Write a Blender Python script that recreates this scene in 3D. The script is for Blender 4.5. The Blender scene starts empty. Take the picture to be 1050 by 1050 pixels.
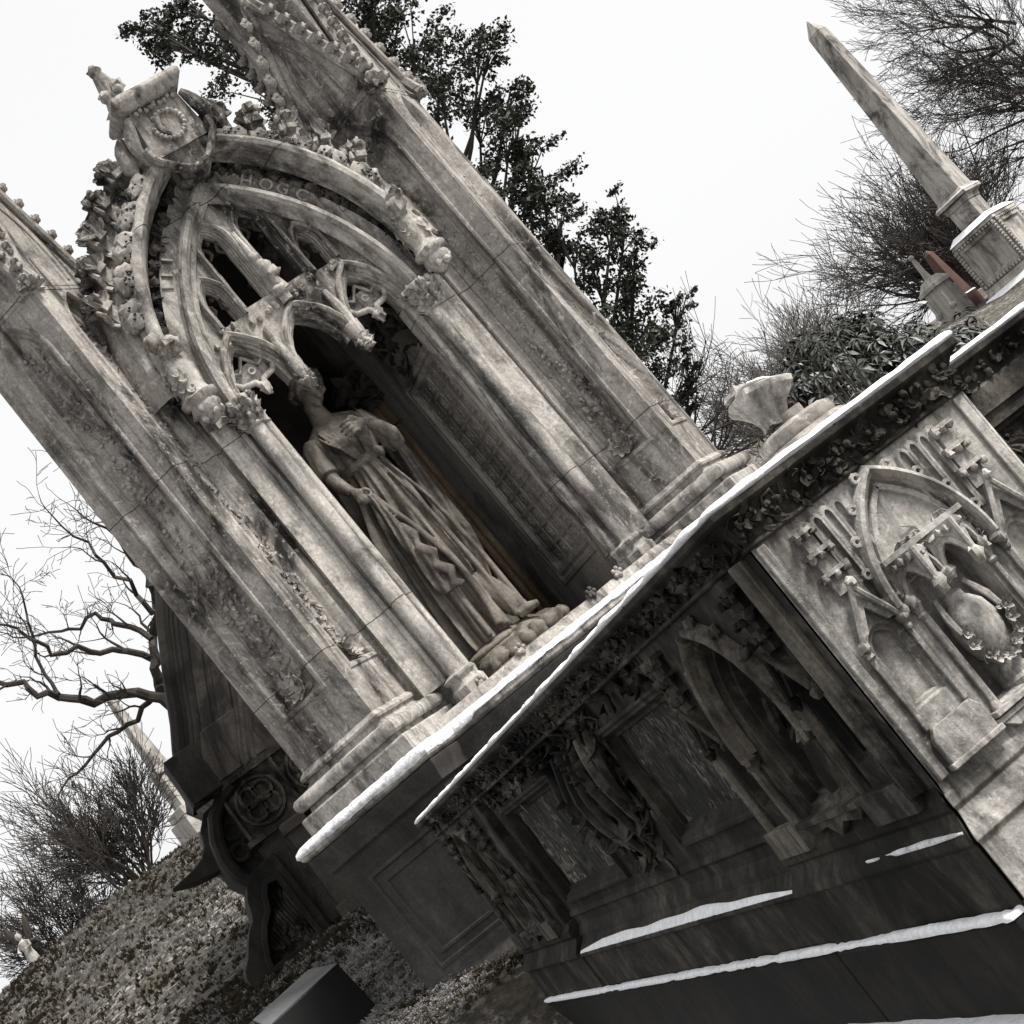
import bpy, bmesh, math, random
from mathutils import Vector, Matrix, noise
from mathutils.geometry import delaunay_2d_cdt
R = math.radians
scene = bpy.context.scene
COL = scene.collection

# ------------------------------------------------------------------ materials
def new_mat(name):
    m = bpy.data.materials.new(name); m.use_nodes = True
    nt = m.node_tree; nt.nodes.clear()
    out = nt.nodes.new('ShaderNodeOutputMaterial'); b = nt.nodes.new('ShaderNodeBsdfPrincipled')
    nt.links.new(b.outputs[0], out.inputs[0])
    return m, nt, b
def N(nt, t, **kw):
    n = nt.nodes.new(t)
    for k, v in kw.items(): setattr(n, k, v)
    return n
def noise_node(nt, vec, scale, detail=6, rough=.6, dist=0):
    n = N(nt, 'ShaderNodeTexNoise'); n.inputs['Scale'].default_value = scale
    n.inputs['Detail'].default_value = detail; n.inputs['Roughness'].default_value = rough
    n.inputs['Distortion'].default_value = dist
    nt.links.new(vec, n.inputs['Vector']); return n.outputs[0]
def ramp(nt, fac, p0, p1, c0=0, c1=1):
    r = N(nt, 'ShaderNodeMapRange'); r.clamp = True
    r.inputs[1].default_value = p0; r.inputs[2].default_value = p1
    r.inputs[3].default_value = c0; r.inputs[4].default_value = c1
    nt.links.new(fac, r.inputs[0]); return r.outputs[0]
def mix(nt, fac, a, b, blend='MIX'):
    m = N(nt, 'ShaderNodeMix', data_type='RGBA', blend_type=blend)
    if isinstance(fac, (int, float)): m.inputs[0].default_value = fac
    else: nt.links.new(fac, m.inputs[0])
    for i, c in ((6, a), (7, b)):
        if isinstance(c, tuple): m.inputs[i].default_value = (*c, 1)
        else: nt.links.new(c, m.inputs[i])
    return m.outputs[2]
def math_n(nt, op, a, b):
    m = N(nt, 'ShaderNodeMath', operation=op)
    for i, c in ((0, a), (1, b)):
        if isinstance(c, (int, float)): m.inputs[i].default_value = c
        else: nt.links.new(c, m.inputs[i])
    return m.outputs[0]
def scaled(nt, vec, s):
    m = N(nt, 'ShaderNodeMapping'); m.inputs['Scale'].default_value = s
    nt.links.new(vec, m.inputs[0]); return m.outputs[0]

def stone(name, base, dark, pale, grime=.5, streak=.5, pits=.4, bump=.5, scale=1., rough=.88, gth=0.0, lich=0., joint=0):
    """weathered stone: clouded base, soot stains, run-off streaks, pale lichen, pits"""
    base,dark,pale=[tuple(.76*q for q in t) for t in (base,dark,pale)]
    m, nt, b = new_mat(name)
    tc = N(nt, 'ShaderNodeTexCoord').outputs['Object']
    v = scaled(nt, tc, (scale,)*3)
    big = noise_node(nt, v, 1.7, 7, .65, .6)
    mid = noise_node(nt, v, 7., 8, .7, .4)
    fine = noise_node(nt, v, 60., 5, .7)
    c = mix(nt, math_n(nt,'MULTIPLY',ramp(nt, big, .58, .40),ramp(nt, mid, .30, .75)), base, pale)
    big2 = noise_node(nt, scaled(nt, v, (1., 1., .45)), 2.6, 8, .68, .9)
    c = mix(nt, math_n(nt, 'MULTIPLY', ramp(nt, big2, .47-gth, .62-gth), grime), c, dark)
    st = noise_node(nt, scaled(nt, v, (9, 9, .9)), 1.6, 6, .62, .3)
    c = mix(nt, math_n(nt, 'MULTIPLY', ramp(nt, st, .48, .68), streak), c, dark)
    blot = noise_node(nt, v, 16., 6, .75, 1.2)
    c = mix(nt, math_n(nt, 'MULTIPLY', ramp(nt, blot, .56, .66), .45*grime), c, dark)
    if lich:
        li = noise_node(nt, v, 23., 7, .75, .5)
        c = mix(nt, math_n(nt, 'MULTIPLY', ramp(nt, li, .56, .64), lich), c, tuple(min(.8, x*1.7) for x in pale))
    if joint:                                     # thin open mortar joints between the courses
        sx = N(nt, 'ShaderNodeSeparateXYZ'); nt.links.new(tc, sx.inputs[0])
        zz = math_n(nt, 'ADD', sx.outputs[2], math_n(nt, 'MULTIPLY', mid, .02))
        fr = math_n(nt, 'FRACT', math_n(nt, 'DIVIDE', math_n(nt, 'ADD', zz, .31), joint), 0.)
        c = mix(nt, math_n(nt, 'MULTIPLY', ramp(nt, fr, .0055, .004), .85), c, dark)
    sp = ramp(nt, fine, .30, .70, .70, 1.25)
    c = mix(nt, 1.0, c, _rgb(nt, sp), 'MULTIPLY')
    nt.links.new(c, b.inputs['Base Color'])
    b.inputs['Roughness'].default_value = rough
    b.inputs['Specular IOR Level'].default_value = .25
    vo = N(nt, 'ShaderNodeTexVoronoi'); vo.inputs['Scale'].default_value = 55; nt.links.new(v, vo.inputs['Vector'])
    pit = ramp(nt, vo.outputs['Distance'], .05, .30)
    pm = ramp(nt, noise_node(nt, v, 5., 4, .6), .5, .6)
    pitm = math_n(nt, 'ADD', math_n(nt, 'MULTIPLY', pit, pm), math_n(nt, 'SUBTRACT', 1., pm))
    h = math_n(nt, 'ADD', math_n(nt, 'MULTIPLY', mid, .9), math_n(nt, 'MULTIPLY', fine, .35))
    h = math_n(nt, 'ADD', h, math_n(nt, 'MULTIPLY', pitm, .35*pits))
    h = math_n(nt, 'ADD', h, math_n(nt, 'MULTIPLY', blot, .5))
    bp = N(nt, 'ShaderNodeBump'); bp.inputs['Strength'].default_value = bump; bp.inputs['Distance'].default_value = .0065/scale
    nt.links.new(h, bp.inputs['Height']); nt.links.new(bp.outputs[0], b.inputs['Normal'])
    return m
def _rgb(nt, s):
    c = N(nt, 'ShaderNodeCombineColor')
    for i in range(3): nt.links.new(s, c.inputs[i])
    return c.outputs[0]
def simple(name, col, col2, scale=20, rough=.8, bump=.3, spec=.3, bd=.01):
    m, nt, b = new_mat(name)
    tc = N(nt, 'ShaderNodeTexCoord').outputs['Object']
    n1 = noise_node(nt, tc, scale, 6, .65)
    nt.links.new(mix(nt, ramp(nt, n1, .35, .65), col, col2), b.inputs['Base Color'])
    b.inputs['Roughness'].default_value = rough; b.inputs['Specular IOR Level'].default_value = spec
    if bump:
        bp = N(nt, 'ShaderNodeBump'); bp.inputs['Strength'].default_value = bump; bp.inputs['Distance'].default_value = bd
        nt.links.new(noise_node(nt, tc, scale*3, 5, .6), bp.inputs['Height']); nt.links.new(bp.outputs[0], b.inputs['Normal'])
    return m

M_PIER  = stone('weathered_marble', (.262,.241,.218), (.013,.0112,.0098), (.54,.508,.468), .97, .85, .5, .75, lich=.3, joint=1.21)
M_CARVE = stone('carved_marble', (.30,.277,.25), (.012,.0106,.009), (.60,.566,.522), .97, .75, .7, .9, lich=.3)
M_INNER = stone('sooty_shaded_interior', (.05,.042,.034), (.006,.005,.0045), (.10,.085,.07), .75, .5, .3, .5)  # dirt-darkened stone, with the niche's deep shade also put into the colour
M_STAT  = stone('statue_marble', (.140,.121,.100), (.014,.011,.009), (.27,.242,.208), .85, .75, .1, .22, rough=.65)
M_PED   = stone('grey_granite', (.050,.046,.042), (.010,.009,.008), (.10,.092,.085), .5, .3, .2, .35)
M_LIGHT = stone('washed_marble', (.44,.418,.388), (.035,.030,.025), (.64,.617,.58), .75, .75, .7, .8, scale=1.6, lich=.2)
M_CRUST = stone('crusted_shade_marble', (.0125,.0108,.0083), (.0025,.0022,.0018), (.12,.106,.085), .9, .6, .5, .9, scale=1.6)  # soot crust, darkened further to paint in the shade of the tomb's side
M_CRUSTC = stone('sooty_shade_marble', (.023,.020,.016), (.0025,.0022,.002), (.23,.21,.175), .95, .5, .6, 1., scale=1.8)  # sooty stone, with extra shade for carved hollows worked into the colour
M_PLINTH = stone('dark_granite', (.011,.0096,.0083), (.004,.0036,.0032), (.032,.028,.024), .6, .7, .3, .35, scale=1.5)
M_BROWN = stone('brown_sandstone', (.040,.032,.026), (.006,.005,.0045), (.095,.077,.063), .9, .6, .2, .4)
M_OBEL  = stone('stained_obelisk_marble', (.44,.415,.38), (.06,.052,.045), (.60,.575,.54), .9, .45, .3, .5)
M_RED   = stone('red_granite', (.115,.065,.055), (.05,.03,.026), (.15,.09,.076), .4, .2, .1, .2)
M_PALE  = stone('pale_marble', (.42,.40,.37), (.08,.07,.06), (.56,.54,.50), .6, .5, .3, .5)
M_SLATE = stone('polished_black_granite', (.010,.010,.010), (.006,.006,.006), (.016,.016,.016), .3, .1, .0, .08, rough=.45)
M_FSNOW = simple('frosty_snow', (.40,.40,.41), (.80,.805,.82), 38, .8, .9, .15, .008)
M_FACING= stone('brown_facing_stone', (.080,.070,.062), (.010,.0088,.0078), (.135,.121,.108), .9, .04, .2, .5)
M_LATT  = stone('niche_wall_marble', (.34,.315,.285), (.03,.026,.022), (.48,.45,.41), .7, .5, .3, .4)
M_SHAFT = stone('ochre_stained_shaft', (.26,.175,.11), (.05,.035,.024), (.38,.30,.22), .7, .7, .3, .4)
M_COL   = stone('sunlit_marble', (.37,.345,.315), (.016,.014,.012), (.64,.605,.56), .80, .80, .4, .7, lich=.2, joint=1.21)  # paler copy of the marble; sunlit brightness put into its colour
M_DARKST = stone('soot_dark_stone', (.024,.021,.019), (.004,.0036,.0033), (.07,.064,.058), .9, .2, .2, .6)
M_TWIGF = simple('hazed_grey_twigs', (.075,.068,.063), (.11,.102,.096), 12, .9, 0)  # paler copy of the twigs, distance haze painted into the colour
M_SLATET= stone('lit_top_slate', (.12,.12,.122), (.05,.05,.05), (.20,.20,.205), .4, .2, .1, .15, rough=.6)  # light on the grave block's top, painted in as paler grey
M_SNOW  = simple('snow', (.66,.665,.68), (.88,.885,.90), 45, .75, .6, .2, .006)
M_BARK  = simple('dark_bark', (.020,.017,.015), (.045,.038,.033), 30, .9, .4)
M_TWIG  = simple('grey_twigs', (.035,.030,.027), (.06,.052,.047), 12, .9, 0)
M_LEAFE = simple('evergreen_leaf', (.014,.016,.011), (.034,.037,.026), 3, .6, 0, .15)
M_LEAFR = simple('rhododendron_leaf', (.010,.012,.008), (.034,.038,.028), 6, .5, 0, .25)
M_FROSTL = simple('frosted_leaf', (.10,.105,.10), (.30,.31,.31), 30, .7, 0)
M_GRASS = simple('winter_grass', (.040,.032,.020), (.115,.094,.062), 4, .85, 0)
M_FROST = simple('frosted_grass', (.25,.24,.228), (.54,.53,.52), 5, .8, 0)

def drip_mat():
    """panel stone covered with hanging strings of lime and soot"""
    m, nt, b = new_mat('lime_streaked_panel')
    tc = N(nt, 'ShaderNodeTexCoord').outputs['Object']
    v = scaled(nt, tc, (30, 30, 8.5))
    n1 = noise_node(nt, v, 1.6, 6, .66, 2.4)
    n2 = noise_node(nt, tc, 3., 5, .6)
    f = math_n(nt, 'MULTIPLY', ramp(nt, n1, .50, .62), ramp(nt, n2, .42, .62))
    c = mix(nt, f, (.006,.0052,.004), (.42,.385,.32))
    nt.links.new(c, b.inputs['Base Color']); b.inputs['Roughness'].default_value = .85
    bp = N(nt, 'ShaderNodeBump'); bp.inputs['Strength'].default_value = 1.; bp.inputs['Distance'].default_value = .02
    nt.links.new(n1, bp.inputs['Height']); nt.links.new(bp.outputs[0], b.inputs['Normal'])
    return m
M_DRIP = drip_mat()

# ------------------------------------------------------------------ mesh builder
class MB:
    def __init__(s): s.v = []; s.f = []
    def add(s, vs, fs):
        o = len(s.v); s.v += [tuple(v) for v in vs]; s.f += [tuple(i+o for i in f) for f in fs]
    def grid(s, rows, closed=False, cap=False):
        n = len(rows[0]); o = len(s.v)
        for r in rows: s.v += [tuple(p) for p in r]
        for i in range(len(rows)-1):
            for j in range(n if closed else n-1):
                k = (j+1) % n
                s.f.append((o+i*n+j, o+i*n+k, o+(i+1)*n+k, o+(i+1)*n+j))
        if cap and closed:
            s.f.append(tuple(o+j for j in range(n))[::-1]); s.f.append(tuple(o+(len(rows)-1)*n+j for j in range(n)))
    def box(s, x0, x1, y0, y1, z0, z1, T=None):
        p = [(x,y,z) for z in (z0,z1) for y in (y0,y1) for x in (x0,x1)]
        if T: p = [T(*q) for q in p]
        s.add(p, [(0,2,3,1),(4,5,7,6),(0,1,5,4),(2,6,7,3),(0,4,6,2),(1,3,7,5)])
    def poly(s, pts2, T, c, holes=()):
        loops = [list(pts2)]+[list(h) for h in holes]
        flat=[]; edges=[]
        for l in loops:
            o=len(flat); flat+=[Vector((p[0],p[1])) for p in l]; edges+=[(o+i,o+(i+1)%len(l)) for i in range(len(l))]
        vs,_,fs,_,_,_=delaunay_2d_cdt(flat,edges,[],0,1e-6)
        def inside(q):
            r=False
            for l in loops:
                for i in range(len(l)):
                    a=l[i]; b=l[i-1]
                    if (a[1]>q[1])!=(b[1]>q[1]) and q[0]<(b[0]-a[0])*(q[1]-a[1])/(b[1]-a[1])+a[0]: r=not r
            return r
        tris=[f for f in fs if inside(((vs[f[0]].x+vs[f[1]].x+vs[f[2]].x)/3,(vs[f[0]].y+vs[f[1]].y+vs[f[2]].y)/3))]
        s.add([T(p.x,p.y,c) for p in vs], tris)
    def plate(s, pts2, T, c0, c1, holes=()):
        s.poly(pts2, T, c0, holes); s.poly(pts2, T, c1, holes)
        for l in [pts2]+list(holes):
            s.grid([[T(p[0],p[1],c0) for p in l],[T(p[0],p[1],c1) for p in l]], closed=True)
    def tube(s, path, radii, n=8, cap=True):
        path = [Vector(p) for p in path]
        if isinstance(radii,(int,float)): radii = [radii]*len(path)
        rows = []; pu = None
        for i,p in enumerate(path):
            d = (path[min(i+1,len(path)-1)]-path[max(i-1,0)])
            if d.length < 1e-9: d = Vector((0,0,1))
            d.normalize()
            if pu is None:
                a = Vector((0,0,1)) if abs(d.z) < .9 else Vector((1,0,0))
                u = d.cross(a).normalized()
            else:
                u = pu - d*pu.dot(d)
                u = u.normalized() if u.length > 1e-6 else d.orthogonal().normalized()
            pu = u; w = d.cross(u)
            rows.append([p+(u*math.cos(t)+w*math.sin(t))*radii[i] for t in [2*math.pi*k/n for k in range(n)]])
        s.grid(rows, closed=True, cap=cap)
    def ball(s, c, r, n=10, m=7, jit=0, fr=8, mat=None):
        rx,ry,rz = (r,r,r) if isinstance(r,(int,float)) else r
        rows=[]
        for i in range(m+1):
            a = math.pi*i/m; row=[]
            for j in range(n):
                t = 2*math.pi*j/n
                d = Vector((math.sin(a)*math.cos(t), math.sin(a)*math.sin(t), -math.cos(a)))
                k = 1
                if jit: k += jit*noise.noise(Vector((c[0],c[1],c[2]))*37+d*fr*.25)
                q = Vector((d.x*rx*k, d.y*ry*k, d.z*rz*k))
                if mat: q = mat @ q
                row.append(Vector(c)+q)
            rows.append(row)
        s.grid(rows, closed=True)
    def lathe(s, prof, c=(0,0,0), n=24, T=None):
        rows=[]
        for r,z in prof:
            row=[(c[0]+r*math.cos(2*math.pi*k/n), c[1]+r*math.sin(2*math.pi*k/n), c[2]+z) for k in range(n)]
            rows.append([T(*p) for p in row] if T else row)
        s.grid(rows, closed=True, cap=True)
    def sweep(s, pts, prof, T, closed=False, pclosed=False):
        """profile (outward a, forward c) swept along an in-plane path"""
        rows = list(zip(*[[T(p[0]+n[0]*a, p[1]+n[1]*a, c) for p,n in zip(pts, normals2(pts, closed))] for a,c in prof]))
        if closed: rows.append(rows[0])
        s.grid([list(r) for r in rows], closed=pclosed)
        if pclosed and not closed:
            k=len(prof); o=len(s.v)-k*len(rows)
            s.f.append(tuple(range(o,o+k))); s.f.append(tuple(range(len(s.v)-k,len(s.v))))
    def stack(s, poly, levels, cap=True):
        rows=[]
        for off,z in levels: rows.append([(p[0],p[1],z) for p in offset(poly,off)])
        o=len(s.v); n=len(poly)
        s.grid(rows, closed=True)
        if cap:
            for r,z in ((0,levels[0][1]),(len(rows)-1,levels[-1][1])):
                pp=[q[:2] for q in rows[r]]
                s.poly(pp, lambda a,b,c: (a,b,c), z)
    def leaf(s, pos, d, nrm, L, W, curl=.6, tip=.3):
        pos=Vector(pos); d=Vector(d).normalized(); nrm=Vector(nrm).normalized(); w=d.cross(nrm)
        if w.length<1e-4: w=d.orthogonal()
        w.normalize(); rows=[]
        for i in range(5):
            t=i/4; wid=W*math.sin(math.pi*(.12+.83*t))*(1-.35*t); 
            ang=curl*t*1.5
            p=pos+d*(L*t*math.cos(ang*.6))+nrm*(L*t*math.sin(ang)*.7)
            rows.append([p-w*wid+nrm*wid*tip, p-w*wid*.45-nrm*wid*.1, p+nrm*wid*.15, p+w*wid*.45-nrm*wid*.1, p+w*wid+nrm*wid*tip])
        s.grid(rows)
        back=[[q-nrm*(.18*W) for q in r] for r in rows]
        s.grid(back)
        o=len(s.v)-50
        edge=[0,1,2,3,4,9,14,19,24,23,22,21,20,15,10,5]
        for k in range(16):
            a=edge[k]; b=edge[(k+1)%16]; s.f.append((o+a,o+b,o+25+b,o+25+a))
    def build(s, name, mat, parent=None, smooth=True, angle=38, bevel=0, rough=0, rfreq=25, cuts=0):
        me=bpy.data.meshes.new(name); me.from_pydata(s.v,[],s.f)
        bm=bmesh.new(); bm.from_mesh(me)
        bmesh.ops.remove_doubles(bm, verts=bm.verts, dist=1e-5)
        bmesh.ops.recalc_face_normals(bm, faces=bm.faces)
        if cuts:
            bmesh.ops.triangulate(bm, faces=[f for f in bm.faces if len(f.verts)>4])
            for _ in range(6):
                es=[e for e in bm.edges if e.calc_length()>cuts]
                if not es or len(bm.verts)>60000: break
                bmesh.ops.subdivide_edges(bm, edges=es, cuts=1, use_grid_fill=True)
        if rough:
            bm.normal_update()
            for v in bm.verts:
                q=v.co*rfreq
                v.co += v.normal*(rough*(noise.noise(q)+.5*noise.noise(q*2.3+Vector((7,1,3)))))
        bm.to_mesh(me); bm.free()
        if smooth:
            me.shade_smooth(); me.set_sharp_from_angle(angle=R(angle))
        me.materials.append(mat)
        o=bpy.data.objects.new(name,me); COL.objects.link(o)
        if parent: o.parent=parent
        if bevel:
            b=o.modifiers.new('edge','BEVEL'); b.width=bevel; b.segments=2; b.limit_method='ANGLE'; b.angle_limit=R(40); b.harden_normals=False
        return o
def normals2(pts, closed):
    n=len(pts); out=[]
    for i in range(n):
        def seg(a,b):
            dx,dy=pts[b][0]-pts[a][0], pts[b][1]-pts[a][1]; l=math.hypot(dx,dy) or 1; return (-dy/l, dx/l)
        if closed: n1=seg((i-1)%n,i); n2=seg(i,(i+1)%n)
        else:
            n1=seg(i-1,i) if i>0 else seg(0,1); n2=seg(i,i+1) if i<n-1 else seg(n-2,n-1)
        x,y=n1[0]+n2[0], n1[1]+n2[1]; l=math.hypot(x,y) or 1; x/=l; y/=l
        k=max(.35, x*n1[0]+y*n1[1]); out.append((x/k,y/k))
    return out
def area2(p): return sum(p[i][0]*p[(i+1)%len(p)][1]-p[(i+1)%len(p)][0]*p[i][1] for i in range(len(p)))
def offset(poly, d):
    sgn = -1 if area2(poly)>0 else 1
    return [(p[0]+n[0]*d*sgn, p[1]+n[1]*d*sgn) for p,n in zip(poly, normals2(poly, True))]
def arch(cx, z0, w, h, n=12, full=True):
    """pointed arch from left springing over the apex to the right springing"""
    if h < w: h = w*1.0001
    r=(w*w+h*h)/(2*w); left=[]
    a1=math.asin(min(1,h/r))
    for i in range(n+1):
        a=a1*i/n; left.append((cx-w+r-r*math.cos(a), z0+r*math.sin(a)))
    return left+[(2*cx-x,z) for x,z in reversed(left[:-1])]
def lancet(cx, zb, zs, w, h, n=8):
    return [(cx-w,zb)]+arch(cx,zs,w,h,n)+[(cx+w,zb)]
def tag(o, label=None, cat=None, group=None, kind=None):
    for k,v in (('label',label),('category',cat),('group',group),('kind',kind)):
        if v: o[k]=v
    return o
def thing(name, label, cat, mat4=None, group=None):
    o=bpy.data.objects.new(name,None); COL.objects.link(o); o.empty_display_size=.2
    if mat4 is not None: o.matrix_world=mat4
    return tag(o,label,cat,group)
def dup(o, parent=None):
    c=o.copy(); COL.objects.link(c)
    if parent: c.parent=parent
    return c
def ws(o, m): o.matrix_basis=m; return o

def relief(mb, T, a0,a1,b0,b1, n, size, depth, seed, stems=True, inside=None):
    """undercut carved foliage in the a,b plane of T, standing out along c"""
    rnd=random.Random(seed)
    P=lambda a,b,c: Vector(T(a,b,c))
    o=P(0,0,0); U=P(1,0,0)-o; V=P(0,1,0)-o; W=P(0,0,1)-o
    for i in range(n):
        a=a0+(a1-a0)*rnd.random(); b=b0+(b1-b0)*rnd.random()
        if inside and not inside(a,b): continue
        s=size*rnd.uniform(.55,1.25); t=rnd.uniform(0,6.28)
        d=U*math.cos(t)+V*math.sin(t)
        k=rnd.random()
        if k<.6:
            mb.leaf(P(a,b,depth*rnd.uniform(.1,.5)), d+W*.35, W-d*.3, s*1.5, s*.55, rnd.uniform(-.9,.9), rnd.uniform(-.3,.5))
        elif k<.85:
            mb.ball(P(a,b,depth*rnd.uniform(.0,.5)), s*.45, 7,5,.5,9)
        elif stems:
            pts=[P(a+s*1.2*math.cos(t+q*.9)*q*.5, b+s*1.2*math.sin(t+q*.9)*q*.5, depth*(.3+.3*math.sin(q*1.6))) for q in range(5)]
            mb.tube(pts, [s*.16]*4+[s*.08], 5)
def rosette(mb, T, a, b, c, r, petals=6):
    P=lambda a_,b_,c_: Vector(T(a_,b_,c_)); o=P(a,b,c); U=P(a+1,b,c)-o; V=P(a,b+1,c)-o; W=P(a,b,c+1)-o
    for k in range(petals):
        t=6.283*k/petals; d=U*math.cos(t)+V*math.sin(t)
        mb.leaf(o+d*r*.2, d+W*.2, W, r*.85, r*.42, .5, .4)
    mb.ball(o+W*r*.15, r*.28, 8,6)
INV={}
def root_thing(name,label,cat,base,mat4=None,group=None):
    """Empty at the base point (given in the frame mat4); children keep that frame's coordinates"""
    t=Matrix.Translation(base); o=thing(name,label,cat,(mat4 @ t) if mat4 is not None else t,group)
    INV[o.name]=t.inverted(); return o
def part(mb,name,mat,root,label=None,**kw):
    o=mb.build(name,mat,None,**kw); o.parent=root
    if root.name in INV: o.matrix_parent_inverse=INV[root.name]
    if label: o['label']=label
    return o
def prof_y(mb, prof, y0,y1, n=1):
    mb.grid([[(x,y0+(y1-y0)*i/n,z) for x,z in prof] for i in range(n+1)])
    mb.add([(x,y0,z) for x,z in prof],[tuple(range(len(prof)))]); mb.add([(x,y1,z) for x,z in prof],[tuple(range(len(prof)))])
def prof_x(mb, prof, x0,x1, n=1):
    mb.grid([[(x0+(x1-x0)*i/n,y,z) for y,z in prof] for i in range(n+1)])
    mb.add([(x0,y,z) for y,z in prof],[tuple(range(len(prof)))]); mb.add([(x1,y,z) for y,z in prof],[tuple(range(len(prof)))])
def snow_slab(poly, z0, z1, name, label, seed, step=.035, amp=.006, r=.012):
    """a slab of lying snow with an uneven rounded edge"""
    pts=[]
    for i in range(len(poly)):
        a=poly[i]; b=poly[(i+1)%len(poly)]; l=math.dist(a,b); n=max(1,int(l/step))
        for k in range(n): pts.append((a[0]+(b[0]-a[0])*k/n, a[1]+(b[1]-a[1])*k/n))
    rows=[]; H=z1-z0
    offs=offset(pts,1.0)
    for d,z in ((-.002,0),(.004,.15),(.008,.4),(.004,.7),(-r*.5,.9),(-r*1.5,1.0),(-.10,1.02)):
        row=[]
        for p,q in zip(pts,offs):
            nx,ny=q[0]-p[0],q[1]-p[1]
            l=math.hypot(nx,ny); nx/=l; ny/=l
            w=noise.noise(Vector((p[0]*9+seed,p[1]*9,0)))+.6*noise.noise(Vector((p[0]*31,p[1]*31+seed,0)))
            dd=d+amp*w
            row.append((p[0]+nx*dd,p[1]+ny*dd,z0+H*z*(1+.25*w)))
        rows.append(row)
    m=MB(); m.grid(rows,closed=True)
    m.poly([p[:2] for p in rows[-1]], lambda a,b,c:(a,b,c), z1+H*.02)
    o=m.build(name,M_SNOW,None,angle=70); return tag(o,label,'snow',kind='stuff')

# ================================================================== podium tomb in front
TOMB=root_thing('table_tomb','large carved marble tomb with snow capped cornice, its left side black with soot and painted shade','tomb',(3.4,5.4,0))
def pier_face(T, w, cx, k, mat, mat2, z0=.40, z1=1.018, seed=1, root=None, urn=True):
    """one carved face of a corner pier: cusped niche under a crocketed hood arch, gabled side panels"""
    nw=.088*k
    niche=lancet(cx,.47,.715,nw,.125,8)
    p1=lancet(cx-.20*k,.565,.70,.042*k,.05,5); p2=lancet(cx+.20*k,.565,.70,.042*k,.05,5)
    if cx+.245*k>w-.01: p2=[(min(x,w-.02),z) for x,z in p2]
    m=MB(); m.poly([(0,z0),(w,z0),(w,z1),(0,z1)],T,0,[niche,p1,p2])
    m.grid([[T(x,z,0) for x,z in niche],[T(x,z,-.012) for x,z in offset(niche,-.006)],[T(x,z,-.085) for x,z in offset(niche,-.008)]],closed=True)
    m.poly(offset(niche,-.008),T,-.085)
    for p in (p1,p2):
        m.grid([[T(x,z,0) for x,z in p],[T(x,z,-.010) for x,z in offset(p,-.006)],[T(x,z,-.010) for x,z in offset(p,-.012)],[T(x,z,-.022) for x,z in offset(p,-.016)]],closed=True)
        m.poly(offset(p,-.016),T,-.022)
    panel=part(m,'pier_face',mat,root,angle=35)
    # fluted overlay above the gables
    m=MB(); fl=[]
    for s in (-1,1):
        for d in (.095,.125,.155,.185): fl.append(lancet(cx+s*d*k,.80,.978,.0095*k,.015,4))
    arch_in=arch(cx,.745,.128*k,.255,10)
    outer=[(cx-.255*k,.78)]+[(cx-.255*k,z1-.008),(cx+.255*k,z1-.008),(cx+.255*k,.78)]
    hole=[(x,z) for x,z in arch_in if z>.79]
    m2=MB()
    for f in fl:
        m2.sweep(f,[(-.001,.0),(-.001,.009),(.006,.009),(.010,0)],T)
    part(m2,'blind_arcade',mat,root,angle=50)
    # buttress feet and edge strips
    m=MB()
    for g in (cx-.20*k,cx+.20*k):
        m.plate([(g-.066*k,.432),(g+.066*k,.432),(g+.066*k,.500),(g+.052*k,.522),(g-.052*k,.522),(g-.066*k,.500)],T,0,.024)
        m.box(g-.072*k,g+.072*k,.432,.446,0,.032,T)
        for e in (-1,1): m.box(g+e*.055*k-.006,g+e*.055*k+.006,.522,.72,0,.010,T)
    m.box(.006,.030,.432,1.012,0,.010,T); m.box(w-.030,w-.006,.432,1.012,0,.010,T)
    part(m,'buttress_feet',mat,root,angle=35,bevel=.003)
    # hood arch
    m=MB(); path=arch(cx,.745,.138*k,.255,14)
    m.sweep(path,[(-.036,.0),(-.034,.010),(-.022,.010),(-.018,-.002),(-.012,.004),(-.008,.024),(.002,.034),(.010,.030),(.015,.014),(.016,0)],T)
    for i,p in enumerate(path):
        if i%3==1:
            n=normals2(path,False)[i]; q=(p[0]+n[0]*.020,p[1]+n[1]*.020)
            m.tube([T(q[0]+.009*math.cos(t),q[1]+.009*math.sin(t),.014) for t in [k_*6.283/8 for k_ in range(9)]],.0055,5)
    for s in (-1,1): m.ball(T(cx+s*.138*k,.735,.014),(.016,.016,.016),8,6,.4)
    part(m,'hood_arch',mat,root,angle=45)
    # canopy: two projecting prow-shaped bays with hanging cusps under a string of leaves
    m=MB(); m.box(cx-.112*k,cx+.112*k,.826,.838,-.004,.030,T)
    for s in (-1,1):
        c2=cx+s*.054*k; hw=.052*k
        for e in (-1,1):
            # each bay is a prow: two leaning plates meeting at the middle, cut below to an arch
            A=lambda u,z: T(c2+e*hw*(1-u), z, .008+.050*u)
            A2=lambda u,z: T(c2+e*hw*(1-u)*.92, z, -.006+.044*u)
            top=[(u/6,.826) for u in range(7)]; low=[(u/6,.742+.058*math.sin(math.pi*min(1,u/6*1.02))**.8-.006*(u/6)) for u in range(7)]
            m.grid([[A(u,z) for u,z in top],[A(u,.5*(z+.826)) for u,z in low],[A(u,z) for u,z in low],[A2(u,z) for u,z in low],[A2(u,z) for u,z in top]])
            m.tube([A(u,z-.002) for u,z in low],[.007]*7,6)
            m.ball(T(c2+e*hw,.738,.012),(.015,.014,.018),8,6,.7)
            for u in (.25,.5,.75): m.ball(A(u,.812),.010,6,5,.7)
        m.ball(T(c2,.736,.060),(.014,.014,.020),8,6,.7); m.tube([T(c2,.826,.060),T(c2,.745,.060)],.006,6)
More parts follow.
